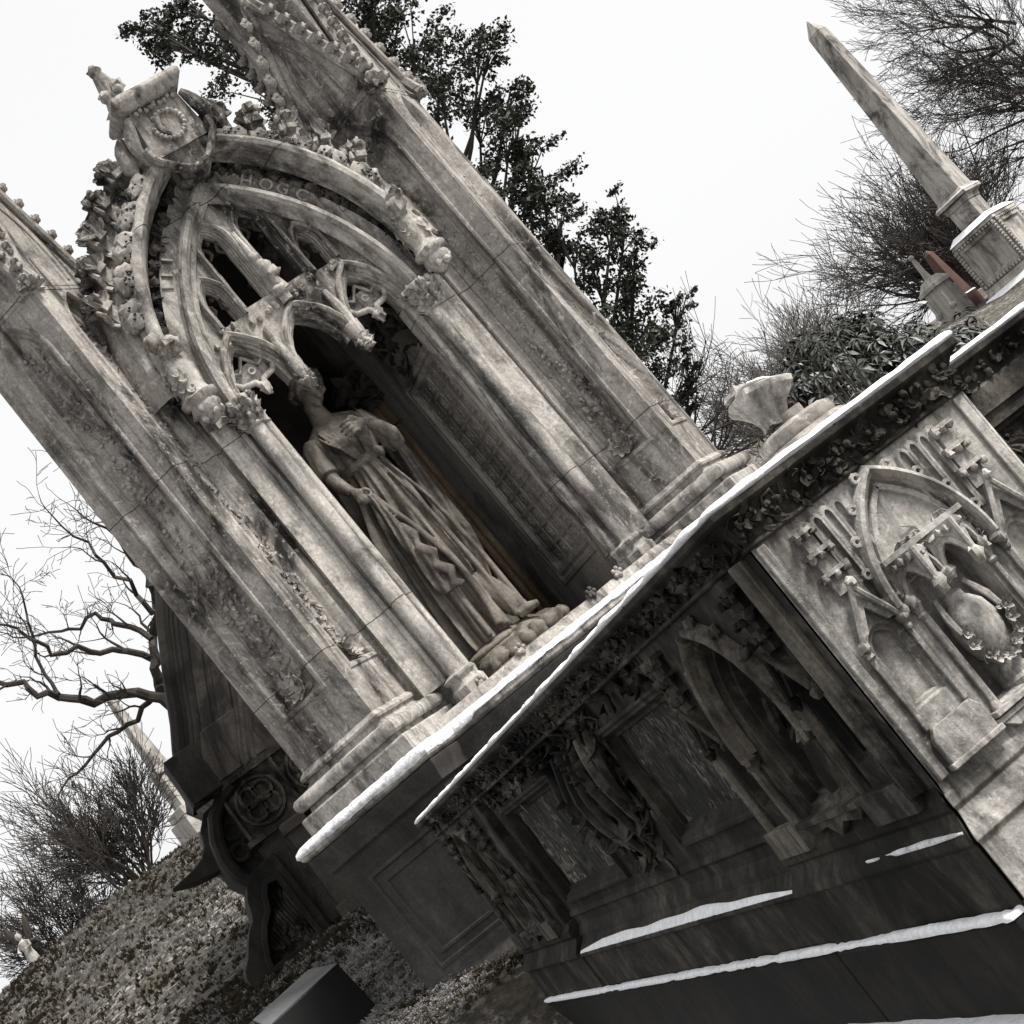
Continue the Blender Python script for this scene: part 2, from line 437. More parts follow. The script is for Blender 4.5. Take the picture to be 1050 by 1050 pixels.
    relief(m,T,cx-.105*k,cx+.105*k,.806,.832,44,.017,.034,seed)
    for s in (-1,1): relief(m,lambda a,b,c:T(a,b,c),cx+s*.118*k-.012,cx+s*.118*k+.012,.74,.80,9,.016,.018,seed+7)
    part(m,'canopy',mat2,root,angle=50,rough=.0015,rfreq=90)
    # shafts of the niche and sill
    for s in (-1,1):
        m=MB()
        m.tube([T(cx+s*.103*k,.475,.004),T(cx+s*.103*k,.70,.004)],.0065,8)
        m.lathe([(.008,0),(.012,.008),(.009,.014),(.016,.03),(.018,.034)],(0,0,0),10,lambda x,y,z,s=s:T(cx+s*.103*k+x,.695+z,.004+y))
        m.lathe([(.014,0),(.012,.01),(.008,.018)],(0,0,0),10,lambda x,y,z,s=s:T(cx+s*.103*k+x,.468+z,.004+y))
        part(m,'niche_shaft',mat,root,angle=45)
    m=MB(); m.box(cx-.125*k,cx+.125*k,.455,.468,-.06,.028,T); m.box(cx-.13*k,cx+.13*k,.440,.452,0,.020,T)
    m.plate([(cx-.12*k,.44),(cx-.09*k,.415),(cx-.03*k,.428),(cx,.41),(cx+.03*k,.428),(cx+.09*k,.415),(cx+.12*k,.44)],T,0,.016)
    part(m,'niche_sill',mat,root,angle=45,bevel=.002)
    # gables over the side panels
    for s in (-1,1):
        m=MB()
        g=cx+s*.20*k
        for e in (-1,1):
            m.tube([T(g,.842,.030),T(g+e*.052*k,.735,.020)],[.006,.0075],6)
            m.ball(T(g+e*.054*k,.726,.018),.013,7,6,.6); m.ball(T(g+e*.054*k,.706,.014),.009,6,5,.6)
        m.plate([(g,.838),(g+.048*k,.74),(g+.028*k,.742),(g,.79),(g-.028*k,.742),(g-.048*k,.74)],T,0,.018)
        m.ball(T(g+.004,.845,.034),.012,7,6,.6)
        for z,wd in ((.985,.026),(.935,.032),(.885,.036)):
            m.box(g-wd*k,g+wd*k,z-.006,z+.004,0,.026,T)
            for q in (-1,0,1): m.ball(T(g+q*wd*.8*k,z-.010,.020),.010,6,5,.7)
            m.box(g-wd*.6*k,g+wd*.6*k,z-.05,z-.006,0,.012,T)
        part(m,'side_gable',mat,root,angle=45)
    if urn:
        u=MB(); cu=lambda x,y,z: T(cx+x,.472+z,-.036+y)
        u.lathe([(.038,0),(.040,.012),(.032,.02),(.034,.03),(.024,.045),(.017,.055),(.022,.064),(.040,.085),(.050,.12),(.052,.155),(.045,.185),(.030,.205),(.024,.21),(.022,.225),(.006,.235)],(0,0,0),20,cu)
        uo=part(u,'urn',mat,root,label='carved urn hung with a garland of roses')
        g=MB()
        rr=random.Random(4)
        for i in range(10):
            t=math.pi*(1+i/9); q=rr.uniform(.8,1.25); x=(.056+.006*rr.uniform(-1,1))*math.cos(t); z=.150+.088*math.sin(t)+.006*rr.uniform(-1,1)
            rosette(g,cu,x,.036+.004*rr.random(),z,.001,5) if False else None
            P=Vector(cu(x,.040,z)); o_=Vector(cu(0,0,0)); ux=Vector(cu(1,0,0))-o_; uz=Vector(cu(0,0,1))-o_; un=Vector(cu(0,1,0))-o_
            for p_ in range(5):
                a_=6.283*p_/5+i; d_=ux*math.cos(a_)+uz*math.sin(a_); g.leaf(P+d_*.003,d_+un*.5,un,.017*q,.008*q,.5,.5)
            g.ball(P,.0065*q,7,5,.6)
            g.leaf(P-un*.006,ux*rr.uniform(-1,1)+uz*rr.uniform(-1,1),un,.024,.008,.3,.4)
        for a_,b_ in ((-.052,.235),(.052,.235)): g.tube([cu(a_*.8,.0,b_),cu(a_*1.05,.022,b_-.05),cu(a_*1.08,.034,.15)],[.006,.008,.006],6)
        g.ball(cu(0,.044,.165),(.016,.008,.024),10,7)
        go=g.build('garland',mat,uo)
    else:
        u=MB(); cu=lambda x,y,z: T(cx+x,.472+z,-.04+y)
        u.lathe([(.05*k,0),(.052*k,.05),(.045*k,.12),(.036*k,.18),(.018*k,.215),(.02*k,.23),(.008,.25)],(0,0,0),24,cu)
        part(u,'niche_figure',mat,root)

M_CORN=stone('half_washed_marble',(.105,.094,.078),(.006,.005,.004),(.27,.247,.21),.95,.85,.5,.8,scale=1.6)
XS,YF=1.44,3.15

def side_pier_face(T, w, cx, mat, seed, root):
    """side face: one tall moulded niche with a worn draped figure between gabled buttress strips"""
    niche=lancet(cx,.468,.70,.165,.235,10); z0,z1=.40,1.018
    g1=lancet(cx-.315,.53,.70,.055,.06,5); g2=lancet(cx+.315,.53,.70,.055,.06,5)
    m=MB(); m.poly([(0,z0),(w,z0),(w,z1),(0,z1)],T,0,[niche,g1,g2])
    m.grid([[T(x,z,c) for x,z in offset(niche,d)] for d,c in ((0,0),(-.010,-.014),(-.020,-.014),(-.026,-.04),(-.034,-.042),(-.040,-.075),(-.050,-.078),(-.055,-.15))],closed=True); m.poly(offset(niche,-.055),T,-.15)
    for p in (g1,g2):
        m.grid([[T(x,z,c) for x,z in offset(p,d)] for d,c in ((0,0),(-.008,-.02),(-.016,-.02),(-.02,-.045))],closed=True); m.poly(offset(p,-.02),T,-.045)
    part(m,'pier_face',mat,root,angle=32)
    m=MB(); path=arch(cx,.70,.185,.262,16); path=[(cx-.185,.66)]+path+[(cx+.185,.66)]
    m.sweep(path,[(-.024,0),(-.020,.012),(-.010,.018),(-.006,.008),(.0,.012),(.006,.034),(.016,.040),(.026,.030),(.030,.0)],T)
    for s_ in (-1,1): m.ball(T(cx+s_*.190,.648,.020),(.024,.024,.024),9,7,.7)
    for i,p in enumerate(path):
        if i%4==2:
            n=normals2(path,False)[i]; m.ball(T(p[0]+n[0]*.036,p[1]+n[1]*.036,.014),.016,7,5,.7)
    part(m,'hood_arch',M_CORN,root,angle=45,rough=.002,rfreq=60)
    for s_ in (-1,1):
        g=cx+s_*.315; m=MB()
        for e in (-1,1):
            m.tube([T(g,.835,.040),T(g+e*.066,.725,.026)],[.007,.009],6); m.ball(T(g+e*.068,.714,.022),(.015,.015,.017),8,6,.7)
        m.plate([(g,.83),(g+.06,.728),(g+.04,.728),(g,.79),(g-.04,.728),(g-.06,.728)],T,0,.026)
        for z,wd in ((.985,.05),(.93,.055),(.88,.045)):
            m.box(g-wd,g+wd,z-.008,z+.004,0,.034,T); m.box(g-wd*.6,g+wd*.6,z-.05,z-.008,0,.018,T)
            for q in (-1,0,1): m.ball(T(g+q*wd*.8,z-.014,.026),.014,7,5,.8)
        part(m,'side_gable',mat,root,angle=45,rough=.002,rfreq=60)
        m=MB()
        for q in (-.085,.085):
            m.tube([T(g+q,.44,.008),T(g+q,.70,.008)],.016,8)
        m.plate([(g-.11,.40),(g+.11,.40),(g+.11,.455),(g+.095,.475),(g-.095,.475),(g-.11,.455)],T,0,.034)
        part(m,'buttress_strip',M_CORN,root,angle=45,bevel=.002)
    m=MB(); m.box(cx-.19,cx+.19,.455,.470,-.10,.036,T)
    m.plate([(cx-.18,.455),(cx-.15,.425),(cx-.05,.437),(cx,.405),(cx+.05,.437),(cx+.15,.425),(cx+.18,.455)],T,0,.026)
    part(m,'niche_sill',mat,root,angle=45,bevel=.002)
    # worn draped figure
    m=MB(); rows=[]
    for k in range(16):
        t=k/15; z=.472+.30*t; r=.075*(1-.45*t)+.012*math.sin(t*6); rows.append([T(cx+.01+(r+.008*math.sin(7*q+t*3))*math.cos(q),z,-.085+(r*.75+.008*math.sin(7*q+t*3))*math.sin(q)) for q in [6.283*j/28 for j in range(28)]])
    m.grid(rows,closed=True,cap=True); m.ball(T(cx+.01,.80,-.085),(.028,.028,.036),10,8)
    m.tube([T(cx-.05,.75,-.06),T(cx-.062,.69,-.045),T(cx-.01,.665,-.02)],[.018,.018,.012],7); m.tube([T(cx+.065,.75,-.06),T(cx+.075,.68,-.045),T(cx+.02,.64,-.02)],[.018,.018,.012],7)
    part(m,'niche_figure',M_CORN,root,label='worn draped figure standing in the dark side niche',rough=.003,rfreq=50)
TF=lambda a,b,c:(XS+a,YF-c,b)                # front of the near pier
TS=lambda a,b,c:(XS-c,4.09-a,b)              # its left side
TS2=lambda a,b,c:(XS-c,7.70-a,b)             # far pier
pier_face(TF,.61,.308,1.0,M_LIGHT,M_LIGHT,root=TOMB,seed=3)
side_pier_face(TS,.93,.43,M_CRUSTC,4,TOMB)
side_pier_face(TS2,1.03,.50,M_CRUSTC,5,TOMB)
# corner mouldings and remaining faces of the piers, core
m=MB()
m.box(XS+.10,2.05,YF+.10,4.09,.40,1.018); m.box(XS+.10,2.4,6.67,7.70,.40,1.018)
m.box(1.53,5.5,4.0,7.66,-.1,1.018)
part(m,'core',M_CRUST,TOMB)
m=MB(); m.add([(2.05,YF,.4),(2.05,YF+.1,.4),(2.05,YF+.1,1.018),(2.05,YF,1.018)],[(0,1,2,3)])
m.tube([(2.05,YF+.006,.405),(2.05,YF+.006,1.015)],.010,8)
part(m,'corner_roll',M_LIGHT,TOMB)
m=MB()
m.box(XS-.014,XS+.02,YF+.050,YF+.105,.43,1.016); m.tube([(XS-.012,YF+.078,.43),(XS-.012,YF+.078,1.016)],.020,10); m.tube([(XS+.001,YF+.125,.43),(XS+.001,YF+.125,1.016)],.010,8)
part(m,'corner_moulding',M_CORN,TOMB,bevel=.003)
m=MB()
for y in (4.085,6.68,7.695): m.tube([(XS+.004,y,.405),(XS+.004,y,1.015)],.010,8)
m.add([(XS,4.09,.4),(1.56,4.09,.4),(1.56,4.09,1.018),(XS,4.09,1.018)],[(0,1,2,3)])
m.add([(XS,6.67,.4),(1.56,6.67,.4),(1.56,6.67,1.018),(XS,6.67,1.018)],[(0,1,2,3)])
m.add([(XS,7.70,.4),(2.4,7.70,.4),(2.4,7.70,1.018),(XS,7.70,1.018)],[(0,1,2,3)])
part(m,'side_corner_roll',M_CRUSTC,TOMB)
# recessed side wall with two framed panels
TW=lambda a,b,c:(1.478-c,6.67-a,b)
def rect(a0,a1,b0,b1): return [(a0,b0),(a1,b0),(a1,b1),(a0,b1)]
pA=rect(1.80,2.54,.51,.935); pB=rect(.14,1.10,.49,.935)
m=MB(); m.poly(rect(0,2.58,.44,1.018),TW,0,[pA,pB])
for p in (pA,pB):
    lv=[(0,0),(-.004,.016),(-.014,.018),(-.022,.010),(-.030,.010),(-.042,-.016),(-.052,-.018),(-.056,-.03)]
    m.grid([[TW(x,z,c) for x,z in offset(p,d)] for d,c in lv],closed=True)
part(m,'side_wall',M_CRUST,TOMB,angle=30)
for p in (pA,pB):
    m=MB(); q=offset(p,-.054); a0,b0=q[0]; a1,b1=q[2]
    nx,nz=70,40
    m.grid([[TW(a0+(a1-a0)*i/nx,b0+(b1-b0)*j/nz,-.03+.010*noise.noise(Vector(((a0+(a1-a0)*i/nx)*38,(b0+(b1-b0)*j/nz)*9,2)))) for i in range(nx+1)] for j in range(nz+1)])
    part(m,'wall_panel',M_DRIP,TOMB,label='sunk panel covered with hanging strings of lime')
# swag of carved drapery and leaves between the panels and along the wall head
m=MB()
relief(m,TW,1.12,1.80,.62,.93,120,.055,.05,11)
relief(m,TW,1.30,1.62,.50,.66,40,.045,.045,12)
for i in range(7):
    a=1.16+.1*i
    m.tube([TW(a+.03*math.sin(t*5+i),.95-.42*t*(1-.12*abs(i-3)),.02+.03*math.sin(t*3.1)) for t in [j/7 for j in range(8)]],[.016,.02,.022,.022,.02,.018,.014,.008],6)
part(m,'carved_swag',M_CRUSTC,TOMB,angle=60,rough=.003,rfreq=50)
m=MB(); relief(m,TW,.05,2.55,.95,1.01,150,.034,.03,13)
part(m,'carved_wall_head',M_CRUSTC,TOMB,angle=60,rough=.003,rfreq=50)
# mouldings under the panels and the sloping ledge
m=MB(); prof=[(1.53,.46),(1.478,.46),(1.470,.452),(1.466,.440),(1.474,.432),(1.474,.40),(1.466,.394),(1.458,.380),(1.452,.372),(1.452,.352),(1.404,.312),(1.400,.300),(1.412,.294),(1.412,.15),(1.53,.15)]
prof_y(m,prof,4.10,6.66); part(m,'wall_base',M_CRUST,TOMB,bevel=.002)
# pier bases, front and side blocks parted by an open joint
def base_prof(p0,s): return [(p0-s*d,z) for d,z in ((-.09,.43),(0,.43),(.006,.412),(.016,.402),(.016,.374),(.010,.368),(.034,.328),(.036,.316),(.026,.310),(.026,.163),(-.09,.163))]
BP=[(-.09,.43),(0,.43),(.008,.414),(.022,.404),(.022,.378),(.012,.370),(.020,.352),(.050,.318),(.052,.304),(.040,.297),(.040,.150),(-.09,.150)]
m=MB(); m.grid([[(x0,YF+.012-d*.75,z) for d,z in BP] if s else [(XS-d*.55+.004,YF+.012-d*.75,z) for d,z in BP] for s,x0 in ((0,0),(1,2.085))])
m.add([(2.085,YF+.012-d*.75,z) for d,z in BP],[tuple(range(len(BP)))]); m.add([(XS-d*.55+.004,YF+.012-d*.75,z) for d,z in BP],[tuple(range(len(BP)))])
part(m,'front_base',M_LIGHT,TOMB,bevel=.003)
for y0,y1 in ((YF,4.125),(6.635,7.73)):
    m=MB(); m.grid([[(XS-d*(.55 if y0==YF else 1),(YF+.012-d*.75+.007) if y0==YF else y0,z) for d,z in BP],[(XS-d,y1,z) for d,z in BP]])
    m.add([(XS-d,y1,z) for d,z in BP],[tuple(range(len(BP)))]); m.add([(XS-d*(.55 if y0==YF else 1),(YF+.012-d*.75+.007) if y0==YF else y0,z) for d,z in BP],[tuple(range(len(BP)))])
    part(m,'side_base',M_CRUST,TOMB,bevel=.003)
m=MB(); prof_x(m,base_prof(4.0,1),2.085,5.5); m.box(2.05,5.5,3.999,4.05,.43,.93)
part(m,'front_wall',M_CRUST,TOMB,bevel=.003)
# recessed front wall, right of the pier
TR=lambda a,b,c:(2.05+a,3.985-c,b)
m=MB(); m.box(0,3.4,.955,.975,0,.012,TR); m.box(0,3.4,.915,.925,0,.018,TR)
pp=rect(.07,3.3,.48,.90); m.poly(rect(0,3.45,.42,1.02),TR,0,[pp])
m.grid([[TR(x,z,c) for x,z in offset(pp,d)] for d,c in ((0,0),(-.01,-.012),(-.02,-.012),(-.03,-.012))],closed=True); m.poly(offset(pp,-.03),TR,-.012)
part(m,'front_panel',M_CRUSTC,TOMB)
m=MB()
for i in range(9): rosette(m,TR,.12+.09*i,.86-.03*math.sin(i*2),-.005,.026,5)
relief(m,TR,.1,1.0,.68,.85,60,.035,.04,17)
part(m,'front_panel_foliage',M_CRUSTC,TOMB)
# plinth and lower step
PL=[(XS,YF),(2.05,YF),(2.05,4.0),(5.5,4.0),(5.5,7.70),(XS,7.70)]
for pg in ([(XS,YF+.055),(2.05,YF+.055),(2.05,4.0),(5.5,4.0),(5.5,4.064),(XS,4.064)],[(XS,4.180),(5.5,4.180),(5.5,7.70),(XS,7.70)]):
    m=MB(); m.stack(pg,[(.056,-.3),(.056,.143),(.046,.151)]); part(m,'plinth',M_PLINTH,TOMB,bevel=.006)
m=MB(); m.stack(PL,[(.23,-.4),(.23,-.095),(.22,-.085)]); part(m,'step',M_PLINTH,TOMB,bevel=.004)
# cornice with undercut leaf frieze in its hollow
m=MB(); m.stack(PL,[(-.05,1.016),(.010,1.016),(.014,1.021),(.010,1.028),(.002,1.030),(.004,1.050),(.012,1.070),(.026,1.088),(.036,1.094),(.040,1.096),(.046,1.102),(.047,1.116),(-.02,1.118)])
part(m,'cornice',M_CRUSTC,TOMB,angle=30,bevel=.0015)
m=MB()
relief(m,lambda a,b,c:(XS-.004-c-(b-1.03)*.35,YF+a,b),.02,4.5,1.034,1.084,620,.021,.024,21)
part(m,'side_frieze',M_CRUSTC,TOMB,angle=60,rough=.003,rfreq=70)
m=MB()
relief(m,lambda a,b,c:(XS+a,YF-.004-c-(b-1.03)*.35,b),-.01,.62,1.034,1.084,170,.019,.026,22)
relief(m,lambda a,b,c:(2.05+a,4.0-.004-c-(b-1.03)*.35,b),.0,1.6,1.034,1.084,260,.019,.026,23)
part(m,'front_frieze',M_CRUSTC,TOMB,angle=60,rough=.004,rfreq=65)
snow_slab(offset(PL,.044),1.117,1.137,'cornice_snow','thin white snow lying on top of the large carved tomb',1)
def snow_strip(name,label,path,w,h,side,seed):
    """rounded ribbon of snow on a ledge; side = outward direction in the plane"""
    m=MB(); rows=[]
    pts=[]
    for a,b in zip(path[:-1],path[1:]):
        n=max(1,int(math.dist(a,b)/.03)); pts+= [tuple(a[i]+(b[i]-a[i])*k/n for i in range(3)) for k in range(n)]
    pts.append(path[-1])
    for p in pts:
        q=.5*noise.noise(Vector((p[0]*7+seed,p[1]*7,p[2])))+.3*noise.noise(Vector((p[0]*25,p[1]*25+seed,0)))
        row=[]
        for t,zz in ((0,-.001),(0,.55),(.12,.9),(.35,1),(.7,.9),(.93,.55),(1.0,.12),(.96,-.02)):
            d=w*t*(1+.25*q*t); row.append((p[0]+side[0]*d,p[1]+side[1]*d,p[2]+h*zz*(1+.4*q)-(.0)))
        rows.append(row)
    m.grid(rows,closed=False)
    return tag(m.build(name,M_SNOW,None,angle=75),label,'snow',kind='stuff')
def snow_ring(name,label,poly,d_in,d_out,z,h,seed,i0,i1,step=.025,mat=None,ends=True):
    """uneven snow lying on a ledge that runs round part of a polygon (edge i0 to edge i1)"""
    pi,po=offset(poly,d_in),offset(poly,d_out); A=[];B=[]
    for k in range(i0,i1):
        a,b=k%len(poly),(k+1)%len(poly); n=max(2,int(math.dist(po[a],po[b])/step))
        for q in range(n):
            t=q/n; A.append((pi[a][0]*(1-t)+pi[b][0]*t,pi[a][1]*(1-t)+pi[b][1]*t)); B.append((po[a][0]*(1-t)+po[b][0]*t,po[a][1]*(1-t)+po[b][1]*t))
    rows=[]
    for a,b in zip(A,B):
        q=1.1*noise.noise(Vector((b[0]*2.6+seed,b[1]*2.6,0)))+.7*noise.noise(Vector((b[0]*11,b[1]*11+seed,0)))+.4*noise.noise(Vector((b[0]*37,b[1]*37+seed,0))); e=.22*noise.noise(Vector((b[0]*9,b[1]*9,seed)))+.16*noise.noise(Vector((b[0]*45,b[1]*45,seed)))
        cov=max(.62,min(1.1,(q+1.3)/1.2)); P=lambda t,zz:(a[0]+(b[0]-a[0])*t*(.35+.65*cov),a[1]+(b[1]-a[1])*t*(.35+.65*cov),z+zz*cov)
        rows.append([P(0,-.002),P(0,h*.85),P(.4,h*(1+.35*q)),P(.75+e*.5,h*(.88+.35*q)),P(.95+e,h*(.55+.2*q)),P(1.0+e,h*.12),P(.97+e*.5,-.003)])
    m=MB(); m.grid(rows)
    if ends: m.add(rows[0],[tuple(range(7))]); m.add(rows[-1],[tuple(range(7))])
    return tag(m.build(name,mat or M_SNOW,None,angle=75),label,'snow',kind='stuff')
PLS=[(XS,YF+.055),(2.05,YF+.055),(2.05,4.0),(5.5,4.0),(5.5,7.70),(XS,7.70)]
snow_ring('plinth_snow','line of snow on the plinth ledge round the foot of the large tomb',PLS,.034,.061,.148,.012,2,5,7)
snow_ring('base_snow','dusting of snow on the flared base of the near corner pier',[(XS,YF),(2.05,YF),(2.05,4.0),(XS,4.10)],.010,.030,.330,.007,4,3,4,mat=M_FSNOW)
def slope_snow():
    m=MB(); rows=[]
    for i in range(90):
        y=4.14+(6.62-4.14)*i/89; q=noise.noise(Vector((y*6,3,0)))+.5*noise.noise(Vector((y*22,3,0)))
        e=.004*noise.noise(Vector((y*40,1,7))); f_=min(1,.25+(y-4.14)/.9,.3+(6.62-y)/.5)*(.56+.14*noise.noise(Vector((y*3.1,8,1)))); f_=max(.12,f_); L_=lambda p:(1.404+(p[0]-1.404)*f_,p[1],.3115+(p[2]-.309)*f_)
        rows.append([L_(p_) for p_ in [(1.4535,y,.352),(1.4475,y,.351+.003*q),(1.434,y,.341+.004*q),(1.420+e,y,.328+.003*q),(1.4035+e+.004*q,y,.315),(1.406+e,y,.309)]])
    m.grid(rows); return tag(m.build('ledge_snow',M_SNOW,None,angle=75),'snow strip on the sloping ledge below the sunk dark panels','snow',kind='stuff')
slope_snow()
snow_strip('step_snow','thick snow on the lowest step at the foot of the tomb',[(1.402,7.9,-.086),(1.402,3.0,-.086)],.19,.026,(-1,0),5)
# broken urn pieces and a snowy lump on top
o=root_thing('round_base','round stacked stone base with drilled holes lying on the snowy tomb top','carved stone',(2.215,4.12,1.13))
m=MB(); m.lathe([(.128,1.13),(.143,1.15),(.150,1.175),(.146,1.203),(.132,1.215),(.118,1.218),(.122,1.232),(.117,1.252),(.100,1.262),(.05,1.266),(.05,1.29)],(2.215,4.12,0),40)
part(m,'base_disc',M_CARVE,o,rough=.003,rfreq=18)
m=MB()
for t in (3.6,4.25,4.9,5.5): m.ball((2.215+.147*math.cos(t),4.12+.147*math.sin(t),1.183),.011,8,6)
part(m,'drilled_hole',M_SLATE,o)
cap=Matrix.Translation((2.195,4.13,1.33))@Matrix.Diagonal((1.05,1.05,.82,1))@Matrix.Rotation(R(16),4,'Y')@Matrix.Rotation(R(-8),4,'X')
o=root_thing('broken_capital','broken flaring capital with snow in its hollow, set askew on the round stone base','carved stone',(0,0,-.075),cap)
m=MB(); sq=[]
for i in range(24):
    t=6.283*i/24; k=.076/max(abs(math.cos(t)),abs(math.sin(t)))**.45; sq.append((k*math.cos(t),k*math.sin(t)))
m.stack(sq,[(-.044,-.075),(-.042,-.05),(-.030,-.015),(-.006,.020),(.008,.035),(.010,.052),(.002,.060),(-.02,.058),(-.040,.04)])
m.ball((-.045,.02,.085),(.036,.034,.030),9,7,.5); m.ball((.03,.03,.075),(.05,.03,.018),9,7,.5)
part(m,'capital',M_CARVE,o,rough=.007,rfreq=22,cuts=.03)
m=MB(); m.ball((-.012,-.02,.070),(.062,.052,.016),14,8,.4)
tag(m.build('capital_snow',M_SNOW,None),'snow lying in the hollow of the broken capital','snow',kind='stuff').matrix_world=cap
m=MB(); m.ball((2.62,4.12,1.145),(.075,.06,.038),16,10,.7,12)
tag(m.build('snowy_stone',M_PALE,None,rough=.006,rfreq=30),'small rough stone lump on the recessed wall top behind the pier cornice','carved stone')
# ================================================================== canopied gothic monument
MM = Matrix.Translation((1.662+.0577*math.cos(R(5)), 8.314+.0577*math.sin(R(5)), 0)) @ Matrix.Rotation(R(5),4,'Z') @ Matrix.Rotation(-.035,4,'Y')
MON=root_thing('gothic_monument','tall pale gothic canopy monument with a carved pointed arch between two square turned piers','monument',(1.163,.9,.25),MM)
XC=1.163; PX=(0.,2.327); D=.375; S2=math.sqrt(.5)
def diamond(cx,h=D): return [(cx,D-h),(cx+h,D),(cx,D+h),(cx-h,D)]
# pedestal
arcpts=[(.34,.14),(.55,.05),(.80,0.),(XC,-.02),(1.527,0.),(1.777,.05),(1.987,.14)]
PLAN=[(-D,D),(0,0),(.20,.20)]+arcpts+[(2.127,.20),(2.327,0),(2.327+D,D),(2.13,.95),(2.13,2.1),(.2,2.1),(.2,.95)]
m=MB(); m.stack(PLAN,[(.20,-.3),(.20,.34),(.18,.36),(.17,.40),(.14,.43),(.125,.45),(.125,1.20),(.135,1.215),(.15,1.225),(.155,1.26),(.175,1.30),(.185,1.335),(.15,1.336)])
PED=part(m,'pedestal',M_PED,MON,bevel=.004)
DIR=lambda cx,f,h,z0: None
def face_T(cx,h,which,o=0):
    """frame of one diagonal face: a along the face, b up, c outward"""
    if which=='L': P=Vector((cx-h,D,0)); U=Vector((S2,-S2,0)); Nn=Vector((-S2,-S2,0))
    elif which=='R': P=Vector((cx,D-h,0)); U=Vector((S2,S2,0)); Nn=Vector((S2,-S2,0))
    elif which=='BR': P=Vector((cx+h,D,0)); U=Vector((-S2,S2,0)); Nn=Vector((S2,S2,0))
    else: P=Vector((cx,D+h,0)); U=Vector((-S2,-S2,0)); Nn=Vector((-S2,S2,0))
    return lambda a,b,c: P+U*a+Nn*(c+o)+Vector((0,0,b))
hp=D+.125*math.sqrt(2); FW=hp*math.sqrt(2)
for cx,w in ((0,'L'),(2.327,'L')):
    T=face_T(cx,hp,w); m=MB(); p=rect(.13,FW-.13,.52,1.10)
    m.grid([[T(x,z,c) for x,z in offset(p,d)] for d,c in ((0,.001),(0,.008),(-.008,.012),(-.02,.012),(-.028,.002),(-.034,.002))],closed=True); m.poly(offset(p,-.034),T,.002)
    q=offset(p,-.034)
    m.grid([[T(x,z,c) for x,z in offset(p,d)] for d,c in ((-.06,.002),(-.064,.010),(-.078,.010),(-.084,.002))],closed=True)
    part(m,'pedestal_panel',M_PED,MON)
m=MB(); m.stack(PLAN,[(.14,1.335),(.185,1.345),(.198,1.358),(.200,1.395),(.190,1.408),(.16,1.415),(.08,1.42)]); part(m,'ledge',M_COL,MON,bevel=.004,rough=.003,rfreq=14,cuts=.09)
# ---- piers
def crocket_mesh(s=1.):
    m=MB()
    m.leaf((0,0,-.02*s),(.3,0,1),(1,0,.0),.10*s,.042*s,1.1,.5)
    m.leaf((0,.01*s,-.01*s),(.6,.7,.5),(1,0,.3),.075*s,.03*s,.9,.5); m.leaf((0,-.01*s,-.01*s),(.6,-.7,.5),(1,0,.3),.075*s,.03*s,.9,.5)
    m.ball((.055*s,0,.045*s),(.032*s,.036*s,.028*s),9,7,.6); m.ball((.02*s,0,0),(.03*s,.03*s,.045*s),8,6,.5)
    return m
crk=None
def add_crocket(root, mat4, s=1., mat=None):
    global crk
    if crk is None:
        crk=crocket_mesh().build('crocket',M_CARVE,None,angle=70,rough=.005,rfreq=40); o=crk
    else: o=dup(crk)
    o.parent=root; o.matrix_parent_inverse=INV.get(root.name,Matrix())
    o.matrix_basis=mat4 @ Matrix.Scale(s,4); return o
ZB,ZT=1.70,4.56
